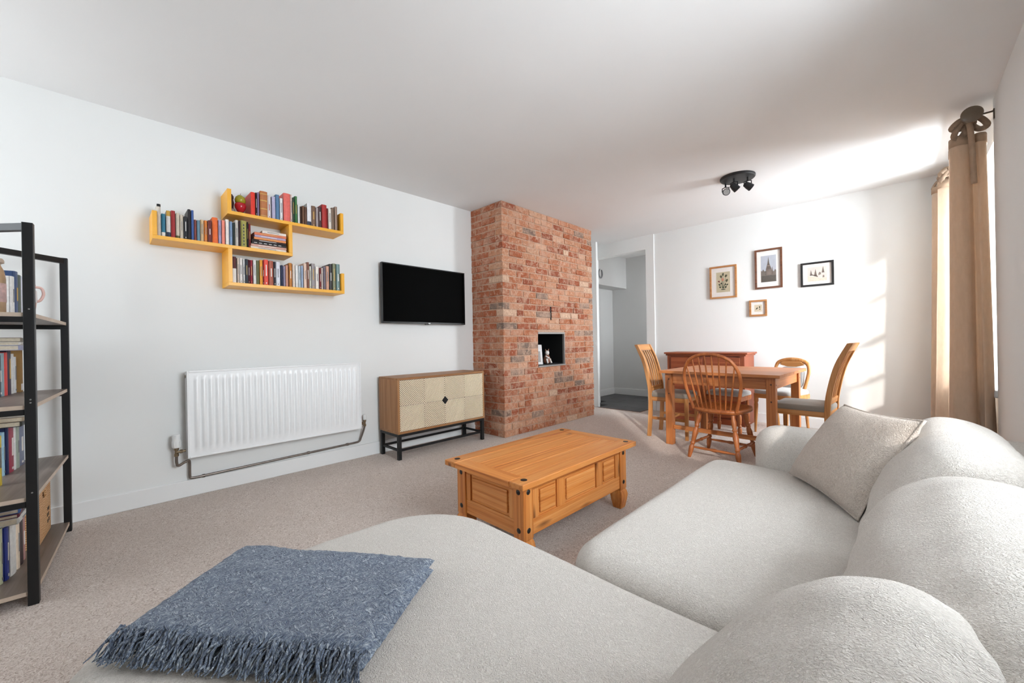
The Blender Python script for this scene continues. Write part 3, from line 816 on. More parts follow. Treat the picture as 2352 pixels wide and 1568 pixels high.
# ------------------------------------------------------------------ black frame bookcase
bk = thing('bookcase', 'black metal frame bookcase with grey wood shelves at left edge', 'bookcase', (-2.562, -.204, 0), R(-3.68))
BD, BWd, LG = .44, .902, .031
M_shelf = wood('grey_wood', '8f8178', '7d6f66', '66594f', 'x', .4); M_edge = plain('pale_edge_band', 'c9b5a2', .5)
for x in (-LG, -BWd):
    for y in (-LG, -BD):
        lg = obj('leg', MB().box(x, x + LG, y, y + LG, 0, 1.575), M_blk, bk, bevel=.002)
        if y == -LG and x == -LG:
            for z in (.845, .832, .462, 1.218): obj('bolt', MB().cyl((0, -.014, z), (.002, -.014, z), .003, n=8), plain('bolt_steel', 'a8a8a8', .3, .7), lg)
def bar(name, p, q, z0, z1, w=.026):
    p, q = Vector(p), Vector(q); d = (q - p).normalized(); nn = Vector((-d.y, d.x)) * w / 2
    pts = [p + nn, p - nn, q - nn, q + nn]
    obj(name, MB().prism([(a.x, a.y) for a in pts], 'xy', z0, z1), M_blk, bk, bevel=.0015)
h2 = LG / 2
bar('top_brace', (-h2, -h2), (-BD + LG, -BD + h2), 1.543, 1.573); bar('top_brace', (-BWd + h2, -h2), (-BWd + BD - LG, -BD + h2), 1.543, 1.573)
bar('top_rail', (-LG, -BD + h2), (-BWd + LG, -BD + h2), 1.543, 1.573)
for zt in (.056, .443, .822, 1.204):
    sb = obj('shelf', MB().box(-BWd + .012, -.014, -BD + .004, -.010, zt - .017, zt), M_shelf, bk)
    obj('edge_band', MB().box(-.0145, -.0125, -BD + .004, -.010, zt - .017, zt - .0003).box(-BWd + .012, -.0125, -.0105, -.0085, zt - .017, zt - .0003), M_edge, sb)
    if zt > .1:
        bar('shelf_rail', (-h2, -LG), (-h2, -BD + LG), zt - .040, zt - .017, .018); bar('shelf_rail', (-BWd + h2, -LG), (-BWd + h2, -BD + LG), zt - .040, zt - .017, .018)
        bar('shelf_rail', (-LG, -BD + h2), (-BWd + LG, -BD + h2), zt - .040, zt - .017, .018)
def row(zt, pts, specs, sname):
    for i, (h, col, desc) in enumerate(specs):
        p, q = Vector(pts[i]), Vector(pts[i + 1]); av = (Vector(pts[-1]) - Vector(pts[0])).normalized(); dv = av * (q - p).dot(av)
        nv = Vector((av.y, -av.x)); p = Vector(pts[0]) + av * (p - Vector(pts[0])).dot(av) + nv * ((p + q) / 2 - Vector(pts[0])).dot(nv)
        book(p.x, p.y, zt, math.atan2(dv.y, dv.x), max(.008, dv.length - .001), h, .155, col, desc + ' on ' + sname + ' of black bookcase', 'books on the black bookcase', auto_bands(desc, col))
row(.0562, [(-2.735, -.322), (-2.767, -.316), (-2.802, -.297), (-2.868, -.291), (-2.906, -.282), (-2.962, -.282), (-3.012, -.279)],
    [(.235, 'c4c9a8', 'pale green book'), (.228, '2b3f9c', 'deep blue book with white lettering'), (.222, 'e9e9e6', 'white book'), (.214, 'e6d3bc', 'cream book'), (.205, '3c2a2c', 'dark plum book'), (.200, 'b88a86', 'dusty pink book')], 'bottom shelf')
row(.4432, [(-2.870, -.340), (-2.912, -.330)], [(.222, 'ecd24a', 'bright yellow book')], 'second lowest shelf')
row(.4432, [(-3.10, -.352), (-3.124, -.345), (-3.150, -.333), (-3.215, -.330), (-3.240, -.322), (-3.287, -.317), (-3.375, -.311)],
    [(.210, 'a8cfe6', 'light blue book'), (.228, '1c2a58', 'navy book'), (.225, 'a83a50', 'rose red book'), (.230, 'ecebea', 'white book'), (.218, 'a8b2a4', 'sage grey book'), (.208, '7f86a0', 'slate blue book')], 'second lowest shelf')
row(.8222, [(-3.11, -.369), (-3.134, -.362), (-3.165, -.358), (-3.205, -.352), (-3.244, -.346), (-3.305, -.343), (-3.362, -.339), (-3.400, -.334)],
    [(.192, 'e6ecec', 'thin white book'), (.204, '4a5560', 'black and white patterned book'), (.214, '9fb6c0', 'pale blue book'), (.217, 'e8504a', 'bright red book'), (.225, '3a2a44', 'dark purple book'), (.209, 'eeeeec', 'tall white book'), (.192, 'dfe3e6', 'cool white book')], 'third shelf up')
row(1.2042, [(-2.90, -.297), (-2.95, -.290), (-3.00, -.286), (-3.05, -.281), (-3.10, -.273)],
    [(.185, 'f0f0ee', 'short white book'), (.215, '38507c', 'navy blue book'), (.205, '4c5a50', 'dark green grey book'), (.205, 'd8dce8', 'pale blue white book')], 'top shelf')
kb = thing('magazine_file', 'brown card magazine file beside white books on black bookcase', 'file box', (-3.405, -.322, .8222), R(170))
obj('box', MB().box(0, .028, .0, .2, 0, .232), plain('brown_card', '9a7440', .7), kb, bevel=.001); obj('sticker', MB().box(.004, .024, -.0012, .0, .01, .045), M_card, kb)
def stack(zt, items, sname, cx):
    z = zt
    for i, (w, d, t, col, desc, yf) in enumerate(items):
        flat_book(cx + (i % 2) * .01, yf - d / 2, z, R(180 - 4 + 3 * (i % 3)), w, d, t - .0006, col, desc + ' lying across the books on ' + sname + ' of bookcase', 'flat books on the black bookcase', [(.2, .6, 'grey', False)]); z += t
stack(.2925, [(.24, .17, .028, 'd8d6d0', 'pale grey book', -.262), (.22, .16, .016, '6d2c3c', 'thin maroon book', -.268), (.23, .16, .020, '4a6ca8', 'blue book', -.272)], 'bottom shelf', -2.88)
stack(.674, [(.24, .17, .026, '3c3c38', 'charcoal book', -.282), (.24, .17, .022, 'b8a48e', 'brown paged book', -.280), (.25, .17, .026, 'd4d4d2', 'light grey book', -.276)], 'second lowest shelf', -3.22)
stack(1.0485, [(.25, .17, .026, 'a9aac4', 'lilac grey book', -.285), (.25, .17, .016, 'e8e2da', 'thin cream book', -.29), (.25, .17, .022, '8d8172', 'taupe book', -.292)], 'third shelf', -3.25)
jr = thing('storage_jar', 'beige patterned storage jar with lid on top bookcase shelf', 'jar', (-2.74, -.335, 1.2045))
obj('body', MB().lathe([(.036, 0), (.040, .006), (.041, .15), (.036, .185), (.028, .205), (.026, .215)], 22), plain('jar_beige', 'cfae88', .4, var=.25, scale=14), jr, smooth=50)
obj('lid', MB().lathe([(.030, .214), (.037, .218), (.037, .228), (.033, .236), (.012, .240)], 22), plain('jar_lid', 'd8c8b6', .4), jr, smooth=50)
o = obj('label_band', MB().lathe([(.0412, .05), (.0416, .052), (.0416, .128), (.0412, .13)], 22), plain('jar_label', 'e6c4c0', .5, var=.25, scale=40), jr, smooth=50)
ot = thing('pink_ornament', 'pink and white handled ornament on top bookcase shelf', 'ornament', (-3.16, -.272, 1.2045))
M_pk = plain('pink_glaze', 'd9a08c', .35, var=.12, scale=25)
obj('body', MB().lathe([(.022, 0), (.026, .01), (.020, .03), (.027, .06), (.030, .10), (.026, .14), (.022, .155), (.027, .175), (.020, .20), (.006, .212)], 18), M_pk, ot, smooth=50)
obj('band', MB().lathe([(.0295, .085), (.0315, .09), (.030, .145), (.0265, .15)], 18), M_card, ot, smooth=50)
obj('handle', MB().tube(catmull([(.0, .024, .165), (.0, .045, .16), (.0, .052, .13), (.0, .042, .10), (.0, .028, .09)], 6), .006, 8), plain('pale_pink', 'e6bdb2', .35), ot, smooth=60)
def wicker():
    t = NT('wicker'); v = t.coord()
    w1 = t.n('TexWave', wave_type='BANDS', bands_direction='Z'); w1.inputs['Scale'].default_value = 28; w1.inputs['Distortion'].default_value = 3; w1.inputs['Detail'].default_value = 2
    t.l(v, w1.inputs['Vector'])
    n = t.noise(v, 120, 2); f_ = t.mix(.5, w1.outputs['Fac'], n)
    t.set(Base_Color=t.ramp(f_, [(.3, lin('b57f4c')), (.6, lin('dfae7c')), (.8, lin('ecc79c'))]), Roughness=.7); t.bump(f_, .6, .006); return t.m
M_wick = wicker()
bs = thing('wicker_basket', 'woven tan basket with handle hole on the bottom bookcase shelf', 'basket', (-3.26, -.345, .0562), R(-4))
wl = MB(); a, b, hh = .155, .11, .285
for x0, x1, y0, y1 in ((-a, a, -b, -b + .01), (-a, -a + .01, -b, b), (a - .01, a, -b, b)): wl.box(x0, x1, y0, y1, 0, hh)
for x0, x1, zz0, zz1 in ((-a, -.04, 0, hh), (.04, a, 0, hh), (-.04, .04, 0, .21), (-.04, .04, .245, hh)): wl.box(x0, x1, b - .01, b, zz0, zz1)
obj('wall', wl, M_wick, bs, bevel=.003); obj('base', MB().box(-a + .01, a - .01, -b + .01, b - .01, 0, .01), M_wick, bs)
obj('rim', MB().tube([(p[0], p[1], hh) for p in rrect(a, b, .02, 4)], .008, 8, closed=True), M_wick, bs, smooth=70)
mk = MB()
for k, (x, zz) in enumerate(((-.10, .12), (-.09, .09), (-.075, .12), (-.06, .09), (-.10, .06), (-.07, .055))): mk.box(x - .006, x + .006, b, b + .0015, zz, zz + .018)
obj('stencil_mark', mk, plain('stencil_ink', '3a2c22', .7), bs)
# ------------------------------------------------------------------ framed pictures
M_mount = plain('picture_mount', 'efe9e4', .7, var=.02); M_pglass = glass_mat(); M_pglass.name = 'picture_glass'
def picture(x0, x1, z0, z1, fcol, fw, mount, label, paper, draw):
    p = thing('framed_picture', label, 'picture', ((x0 + x1) / 2, YB, z0)); w, h = (x1 - x0) / 2, z1 - z0
    fm = wood('frame_' + fcol, *{'pine': ('c08a56', 'ad7440', '8c5a2e'), 'oak': ('b98350', 'a66f3c', '83522a'), 'walnut': ('7a4e34', '6a4029', '4c2c1c'), 'black': ('201e1e', '1a1818', '121010')}[fcol], 'x', .4)
    for a in ((-w, w, 0, fw), (-w, w, h - fw, h), (-w, -w + fw, fw, h - fw), (w - fw, w, fw, h - fw)): obj('frame_bar', MB().box(a[0], a[1], -.022, 0, a[2], a[3]), fm, p, bevel=.002)
    obj('mount', MB().box(-w + fw, w - fw, -.008, -.003, fw, h - fw), M_mount, p)
    px, pz = w - fw - mount[0], (fw + mount[1], h - fw - mount[1])
    pr = obj('print', MB().box(-px, px, -.0088, -.008, pz[0], pz[1]), plain('paper_' + paper, paper, .7, var=.05, scale=14), p)
    draw(pr, px, pz[0], pz[1])
    obj('glass', MB().box(-w + fw, w - fw, -.0135, -.0125, fw, h - fw), M_pglass, p)
def flatpoly(name, pts, col, pr, y=-.0092, rough=.7):
    obj(name, MB().prism(pts, 'xz', y, -.0087), plain('ink_' + col, col, rough, var=.12, scale=80), pr)
def blob(cx, cz, rx, rz, n=9, rot=0, seed=0):
    r = random.Random(seed); out = []
    for k in range(n):
        a = 2 * PI * k / n; q = r.uniform(.8, 1.15); x, z = rx * q * math.cos(a), rz * q * math.sin(a)
        out.append((cx + x * math.cos(rot) - z * math.sin(rot), cz + x * math.sin(rot) + z * math.cos(rot)))
    return out
def draw_botanical(pr, w, z0, z1):
    cz = z0 + .05; H_ = z1 - z0; G = '45503c'
    heads = [(-.30, .78, 'a'), (0, .88, 'a'), (.42, .80, 'a'), (-.62, .55, 'r'), (-.05, .64, 'p'), (.52, .56, 'a'), (-.55, .38, 'g'), (-.25, .44, 'g'), (.32, .38, 'g'), (.6, .36, 'g'), (-.45, .26, 'g'), (.38, .24, 'g')]
    for i, (u, v, k) in enumerate(heads):
        hx, hz = u * w, z0 + v * H_
        d = Vector((hx, hz - cz)); nn = Vector((-d.y, d.x)).normalized() * .0016
        flatpoly('stem', [(nn.x, cz + nn.y), (-nn.x, cz - nn.y), (hx - nn.x, hz - nn.y), (hx + nn.x, hz + nn.y)], G, pr, -.0091)
        if k == 'p': flatpoly('flower', blob(hx, hz, .017, .022, seed=i), 'c88a74', pr, -.0094)
        elif k == 'r': flatpoly('flower', blob(hx, hz, .014, .011, seed=i), '7c4a42', pr)
        elif k == 'a': flatpoly('flower', blob(hx, hz, .013, .020, rot=-u, seed=i), '5c5a46', pr)
        else: flatpoly('leaf', blob(hx, hz, .009, .014, rot=-u * 1.5, seed=i), '2f3a2c', pr)
    flatpoly('root', blob(0, cz - .012, .032, .006, seed=4), '2f3a2c', pr)
def draw_tower(pr, w, z0, z1):
    H_ = z1 - z0
    def q(pts, col, y): flatpoly('building' if col != '5d5750' else 'ground', [(u * w, z0 + v * H_) for u, v in pts], col, pr, y)
    q([(-1, 0), (1, 0), (1, .24), (.2, .30), (-.6, .26), (-1, .24)], '5d5750', -.0090)
    q([(-1, .24), (1, .24), (1, .42), (.85, .46), (.7, .38), (.5, .42), (-.55, .42), (-.7, .5), (-.85, .42), (-1, .45)], '776d66', -.0091)
    q([(-.42, .26), (.48, .26), (.38, .5), (.16, .66), (.10, .74), (.03, .88), (0, .96), (-.03, .88), (-.09, .74), (-.16, .66), (-.32, .5)], '6b5f58', -.0094)
    q([(.4, .26), (.62, .26), (.55, .46), (.48, .58), (.42, .46)], '6f635c', -.0092)
    for u in (-.22, -.05, .12, .28): q([(u, .27), (u + .05, .27), (u + .03, .48), (u + .01, .48)], 'b7a79c', -.0096)
    q([(-.3, .60), (.3, .60), (.22, .62), (-.22, .62)], 'a39488', -.0097)
def draw_landscape(pr, w, z0, z1):
    H_ = z1 - z0
    def q(nm, pts, col, y=-.0093): flatpoly(nm, [(u * w, z0 + v * H_) for u, v in pts], col, pr, y)
    q('ground', [(-1, 0), (1, 0), (1, .22), (.3, .18), (-.2, .30), (-1, .40)], 'd8c2b0', -.0090)
    for u, v, s in ((-.62, .42, .5), (-.16, .36, .62), (.62, .56, .55)):
        q('tree', [(u - .17 * s * 1.6, v), (u + .17 * s * 1.6, v), (u, v + s * .62)], '6a5c54'); q('tree', [(u - .2 * s, v + .18 * s), (u + .2 * s, v + .18 * s), (u, v + s * .8)], '75675e', -.0095)
    q('shrub', [(.15, .40), (.42, .46), (.38, .60), (.24, .62), (.14, .52)], '82736a'); q('shrub', [(.56, .22), (.76, .24), (.74, .38), (.58, .38)], '8a7c72'); q('slope', [(-.62, .46), (.05, .28), (.1, .34), (-.6, .52)], '7a6c62')
def draw_leaves(pr, w, z0, z1):
    cz = (z0 + z1) / 2
    flatpoly('leaf', blob(-w * .35, cz - .004, .017, .007, 8, .8, 1), '3a3a26', pr); flatpoly('leaf', blob(w * .38, cz + .012, .007, .012, 8, .3, 2), '3a3a26', pr); flatpoly('leaf', blob(w * .42, cz - .014, .009, .006, 8, .1, 3), '4a4630', pr)
picture(-1.802, -1.478, 1.566, 1.988, 'pine', .022, (.058, .058), 'botanical print in light pine frame, leftmost of the four', 'c9bda0', draw_botanical)
picture(-1.275, -.988, 1.641, 2.122, 'walnut', .022, (.042, .058), 'spired monument photograph in a tall walnut frame', 'b6b9c2', draw_tower)
picture(-.812, -.511, 1.619, 1.892, 'black', .021, (.042, .034), 'landscape etching in a black frame', 'cfc6bd', draw_landscape)
picture(-1.343, -1.152, 1.309, 1.510, 'oak', .022, (.033, .036), 'tiny leaf print in small square oak frame', 'd2c3a8', draw_leaves)

# ------------------------------------------------------------------ ceiling spotlight
M_bm = plain('matt_black_metal', '232325', .5, .2)
sp = thing('ceiling_spotlight', 'round black ceiling spotlight plate with three adjustable heads', 'ceiling light', (-1.095, 4.255, H))
obj('plate', MB().lathe([(.150, 0), (.150, -.014), (.143, -.022), (.06, -.026)], 40), M_bm, sp, smooth=40)
for (ax, ay), dv in (((-.115, .035), Vector((.42, -.85, -.28))), ((-.015, -.055), Vector((.55, .45, -.70))), ((.085, .005), Vector((.62, .45, -.55)))):
    dv.normalize(); p = Vector((ax, ay, -.105)); hd = bpy.data.objects.new('spot_head', None)
    arm = MB().tube([(ax, ay, -.022), (ax, ay, -.06)], .008, 10).tube([(ax - .030, ay, -.10), (ax - .03, ay, -.065), (ax, ay, -.058), (ax + .03, ay, -.065), (ax + .03, ay, -.10)], .005, 8)
    hob = obj('spot_head', MB().tube([p - dv * .035, p - dv * .030, p + dv * .005, p + dv * .040, p + dv * .042], [.014, .024, .031, .034, .030], 22), M_bm, sp, smooth=40)
    bpy.data.objects.remove(hd)
    obj('lens', MB().tube([p + dv * .042, p + dv * .0435], .028, 20), plain('frosted_lens', 'a9a6a4', .35), hob, smooth=40)
    obj('arm', arm, M_bm, sp, smooth=60)

# ------------------------------------------------------------------ curtains
def curtain_mat():
    t = NT('linen_curtain'); v = t.coord((1, 1, .25))
    n = t.noise(v, 70, 3); n2 = t.noise(t.coord(), 420, 2)
    c = t.ramp(n, [(.3, lin('d4c1ad')), (.7, lin('e4d2c0'))])
    t.set(Base_Color=c, Roughness=.9, Specular_IOR_Level=.1, Sheen_Weight=.2); t.bump(n2, .25, .002)
    tl = t.n('BsdfTranslucent'); tl.inputs['Color'].default_value = lin('f1e5d7')
    mx = t.n('MixShader'); mx.inputs[0].default_value = .50
    t.l(t.b.outputs[0], mx.inputs[1]); t.l(tl.outputs[0], mx.inputs[2]); t.l(mx.outputs[0], t.out.inputs[0])
    return t.m
M_cur = curtain_mat(); M_tie = plain('curtain_tie', '9d8570', .8, var=.1); M_hem = plain('curtain_hem', 'b0967e', .9, var=.08)
PX, PZ = .36, 2.502
def curtain(label, top, bot, z0, z1, tie_idx):
    y0 = top[0][1]
    c = thing('curtain', label, 'curtain', (PX, y0, 0), 0, 'curtains on the window pole')
    A = catmull([(a, b, 0) for a, b in top], 7); B = catmull([(a, b, 0) for a, b in bot], 7)
    rows = 26; G = []
    for i in range(len(A)):
        col = []
        for k in range(rows + 1):
            u = k / rows; w = u ** 1.3; p = A[i].lerp(B[i], w)
            wob = .012 * u * noise.noise(Vector((i * .35, u * 2.2, y0)))
            col.append((p.x - PX + wob, p.y - y0 + wob * .6, z1 + (z0 - z1) * u))
        G.append(col)
    me = obj('fabric', MB().grid(G), M_cur, c, smooth=180, fix=False)
    md = me.modifiers.new('solid', 'SOLIDIFY'); md.thickness = .003
    hm = MB().grid([[(q[0] * 1.0 + (.0), q[1], q[2]) for q in [(g[0][0], g[0][1], g[0][2] + .004), (g[1][0], g[1][1], g[0][2] - .055)]] for g in G])
    h = obj('hem', hm, M_hem, c, smooth=180, fix=False); md = h.modifiers.new('solid', 'SOLIDIFY'); md.thickness = .006; md.offset = 0
    for q, k in enumerate(tie_idx):
        a = A[min(len(A) - 1, int(k * (len(A) - 1)))]; ax, ay = a.x - PX, a.y - y0
        def strap(pts, w):
            mb = MB(); pts = catmull(pts, 6); P = []
            for j, p in enumerate(pts):
                d = (pts[min(j + 1, len(pts) - 1)] - pts[max(j - 1, 0)]).normalized(); s_ = d.cross(Vector((.25, 1, .1))).normalized()
                P.append([tuple(p - s_ * w / 2), tuple(p + s_ * w / 2)])
            mb.grid(P); return mb
        zz = z1; tz = PZ - zz
        tie = obj('tie', strap([(ax, ay, zz - .01), (ax * .6 - .02, ay - .01, zz + tz * .5), (-.022, ay * .9, zz + tz), (0, ay * .9, zz + tz + .025), (.024, ay * .9, zz + tz), (ax * .5 + .02, ay - .01, zz + tz * .5), (ax + .01, ay - .004, zz - .01)], .022), M_tie, c, smooth=180, fix=False)
        md = tie.modifiers.new('solid', 'SOLIDIFY'); md.thickness = .003
        for s_, (dx, dz) in enumerate(((-.085, -.03), (-.075, -.085), (.075, -.06))):
            bw = obj('bow_loop', strap([(0, ay * .9 - .025, zz + tz - .01), (dx * .5, ay * .9 - .04, zz + tz + dz * .3 + .022), (dx, ay * .9 - .045, zz + tz + dz), (dx * .55, ay * .9 - .03, zz + tz + dz - .012), (.0, ay * .9 - .022, zz + tz - .02)], .034), M_tie, tie, smooth=180, fix=False)
            md = bw.modifiers.new('solid', 'SOLIDIFY'); md.thickness = .003
        tail = obj('tie_tail', strap([(-.006, ay * .9 - .03, zz + tz - .012), (.0, ay * .9 - .05, zz + .03), (ax * .3 + .012, ay - .022, zz - .10), (ax * .3 + .018, ay - .022, zz - .34)], .030), M_tie if q else M_hem, tie, smooth=180, fix=False)
        md = tail.modifiers.new('solid', 'SOLIDIFY'); md.thickness = .002
    return c
near_top = [(.445, 4.36), (.442, 4.24), (.430, 4.17), (.395, 4.145), (.372, 4.175), (.350, 4.15), (.305, 4.135), (.268, 4.165), (.285, 4.235), (.40, 4.27), (.43, 4.33), (.30, 4.37), (.29, 4.43), (.42, 4.47)]
near_bot = [(.475, 4.36), (.47, 4.22), (.452, 4.15), (.41, 4.11), (.385, 4.17), (.355, 4.11), (.30, 4.10), (.245, 4.14), (.26, 4.235), (.40, 4.27), (.45, 4.34), (.27, 4.38), (.27, 4.45), (.44, 4.50)]
far_top = [(.46, 5.17), (.40, 5.20), (.30, 5.22), (.262, 5.27), (.33, 5.30), (.40, 5.33), (.30, 5.36), (.238, 5.40), (.25, 5.45), (.40, 5.47)]
far_bot = [(.47, 5.10), (.42, 5.17), (.26, 5.20), (.215, 5.26), (.33, 5.30), (.42, 5.33), (.28, 5.36), (.205, 5.40), (.22, 5.47), (.42, 5.49)]
curtain('beige linen curtain hanging nearest on the window pole', near_top, near_bot, .03, 2.405, (.40,))
curtain('beige linen curtain at the far side of the window', far_top, far_bot, .03, 2.41, (.35, .8))
po = thing('curtain_pole', 'thin curtain pole with a round end disc above window', 'curtain pole', (PX, 4.02, PZ))
M_pole = plain('bronze_pole', '4f463c', .4, .5)
obj('rod', MB().tube([(0, .02, 0), (0, 1.50, 0)], .010, 12), M_pole, po, smooth=60)
fin = MB().tube([(0, .022, 0), (0, .014, 0), (0, .004, 0), (0, -.002, 0)], [.030, .050, .052, .044], 26); obj('end_disc', fin, plain('taupe_enamel', '6f6152', .25), po, smooth=40)
for y in (.045, 1.40):
    xe = (XR if y < .5 else XW) - PX
    obj('bracket', MB().tube([(0, y, -.004), (xe, y, -.004)], .006, 8).box(xe - .006, xe, y - .010, y + .010, -.055, .01), M_pole, po, smooth=50)
# ------------------------------------------------------------------ woods for furniture
def W(kind, ax):
    c = {'pine': ('e2a05e', 'd3853f', 'a85a24'), 'table': ('c8844c', 'b26c38', '8f5027'), 'chair': ('d09a62', 'be8248', '9c6230'), 'windsor': ('b8703c', 'a05a2c', '7c3f1c'), 'side': ('b06038', '984a26', '702f14')}[kind]
    return wood('wood_' + kind, *c, axis=ax, rough=.42, knots=.8 if kind in ('pine', 'side') else 0.0, coat=0.0, freq=40.0 if kind == 'pine' else 28.0)
M_peg = plain('dark_peg', '4a2a18', .5); M_stud = plain('iron_stud', '2b2724', .45, .5)
def sqleg(mb, cx, cy, prof):
    vs = []; fs = []
    for z, hx, hy in prof: vs += [(cx - hx, cy - hy, z), (cx + hx, cy - hy, z), (cx + hx, cy + hy, z), (cx - hx, cy + hy, z)]
    for i in range(len(prof) - 1):
        for k in range(4): l = (k + 1) % 4; fs.append((i * 4 + k, i * 4 + l, i * 4 + 4 + l, i * 4 + 4 + k))
    n = len(prof) * 4; fs += [(3, 2, 1, 0), (n - 4, n - 3, n - 2, n - 1)]
    mb._add(vs, fs); return mb

# ------------------------------------------------------------------ coffee table
ct = thing('coffee_table', 'honey pine coffee table with panelled sides and black studs', 'coffee table', (-1.495, 1.81, 0), R(-.6))
a, b, zt = .295, .520, .410; rw = .088; th = .030
for s in (-1, 1):
    x0, x1 = (-a, -a + rw) if s < 0 else (a - rw, a)
    r_ = obj('top_rail', MB().box(x0, x1, -b, b, zt - th, zt), W('pine', 'y'), ct, bevel=.005)
    y0, y1 = (-b, -b + rw) if s < 0 else (b - rw, b)
    obj('top_end_rail', MB().box(-a + rw + .001, a - rw - .001, y0, y1, zt - th, zt - .001), W('pine', 'x'), ct, bevel=.004)
    for e in (-1, 1):
        obj('stud', MB().lathe([(.016, zt - .001), (.016, zt + .0015), (.009, zt + .003)], 14, (s * (a - rw / 2), e * (b - rw / 2 - .01), 0)), M_stud, r_, smooth=40)
np_ = 4; pw = (2 * (a - rw)) / np_
for k in range(np_):
    x0 = -a + rw + k * pw
    obj('top_plank', MB().box(x0 + .0008, x0 + pw - .0008, -b + rw + .001, b - rw - .001, zt - th + .004, zt - .002), W('pine', 'y'), ct, bevel=.002)
LW = .034; li = .045
for sx in (-1, 1):
    for sy in (-1, 1):
        cx, cy = sx * (a - li - LW), sy * (b - .05 - LW)
        l_ = obj('leg', sqleg(MB(), cx, cy, [(0, .026, .026), (.012, .029, .029), (.05, .036, .036), (.082, .040, .040), (.105, .036, .036), (.118, .030, .030), (.124, LW, LW), (zt - th, LW, LW)]), W('pine', 'z'), ct, bevel=.003)
        for z in (.345, .165):
            obj('stud', MB().tube([(cx + sx * LW, cy, z), (cx + sx * (LW + .003), cy, z)], [.013, .009], 14), M_stud, l_, smooth=40)
            obj('stud', MB().tube([(cx, cy + sy * LW, z), (cx, cy + sy * (LW + .003), z)], [.013, .009], 14), M_stud, l_, smooth=40)
xa, ya = a - li - LW * 2, b - .05 - LW * 2
zb, zu = .130, zt - th
def panel_side(axis, sgn, half, pos, panels):
    # frame and raised panels of one side; axis: running axis of the side
    def bx(u0, u1, d0, d1, z0, z1):
        d0, d1 = sorted((sgn * d0, sgn * d1))
        return MB().box(d0, d1, u0, u1, z0, z1) if axis == 'y' else MB().box(u0, u1, d0, d1, z0, z1)
    wl, wv = W('pine', axis), W('pine', 'z')
    obj('side_board', bx(-half, half, pos - .020, pos - .010, zb + .02, zu), wl, ct)
    obj('bottom_rail', bx(-half, half, pos - .022, pos, zb, zb + .075), wl, ct, bevel=.003); obj('upper_rail', bx(-half, half, pos - .022, pos, zu - .035, zu), wl, ct, bevel=.003)
    edges = [-half] + [half]
    u = -half
    for (p0, p1) in panels + [(half, half)]:
        obj('stile', bx(u, p0, pos - .022, pos, zb + .075, zu - .035), wv, ct, bevel=.003) if p0 - u > .004 else None
        u = p1
        if p1 > p0:
            g = .014
            pn = bx(p0 + .004, p1 - .004, pos - .014, pos - .008, zb + .079, zu - .039)
            m = bx(p0 + g, p1 - g, pos - .010, pos + .001, zb + .075 + g, zu - .035 - g)
            q_ = obj('panel', pn, wl, ct); obj('raised_field', m, wl, q_, bevel=.005)
yh = b - .05 - LW * 2; xh = a - li - LW * 2
for s in (-1, 1):
    panel_side('y', s, yh, a - li - .008, [(-yh + .045, -yh + .19), (-yh + .255, yh - .255), (yh - .19, yh - .045)])
    panel_side('x', s, xh, b - .05 - .008, [(-xh + .035, xh - .035)])

# ------------------------------------------------------------------ dining table
dt = thing('dining_table', 'square honey wood dining table with pegged legs', 'table', (-1.200, 4.365, 0), R(-2.2))
tx, ty, zt = .515, .510, .735
for k in range(6):
    y0 = -ty + k * ty / 3
    obj('top_plank', MB().box(-tx, tx, y0 + .0004, y0 + ty / 3 - .0004, zt - .026, zt), W('table', 'x'), dt, bevel=.0025)
lw = .034
for sx in (-1, 1):
    for sy in (-1, 1):
        cx, cy = sx * (tx - .042 - lw), sy * (ty - .045 - lw)
        l_ = obj('leg', MB().box(cx - lw, cx + lw, cy - lw, cy + lw, 0, zt - .026), W('table', 'z'), dt, bevel=.004)
        for z in (.650, .505): obj('peg', MB().tube([(cx + .004, cy + sy * lw, z), (cx + .004, cy + sy * (lw + .0012), z)], .007, 10), M_peg, l_)
        obj('peg', MB().tube([(cx + sx * lw, cy, .645), (cx + sx * (lw + .0012), cy, .645)], .007, 10), M_peg, l_)
for s in (-1, 1):
    obj('apron', MB().box(-tx + .11, tx - .11, s * (ty - .07) - .011, s * (ty - .07) + .011, .605, zt - .026), W('table', 'x'), dt, bevel=.002)
    obj('apron', MB().box(s * (tx - .07) - .011, s * (tx - .07) + .011, -ty + .11, ty - .11, .605, zt - .026), W('table', 'y'), dt, bevel=.002)
obj('stretcher', MB().box(-tx + .11, tx - .11, -ty + .07, -ty + .09, .155, .195), W('table', 'x'), dt, bevel=.003)

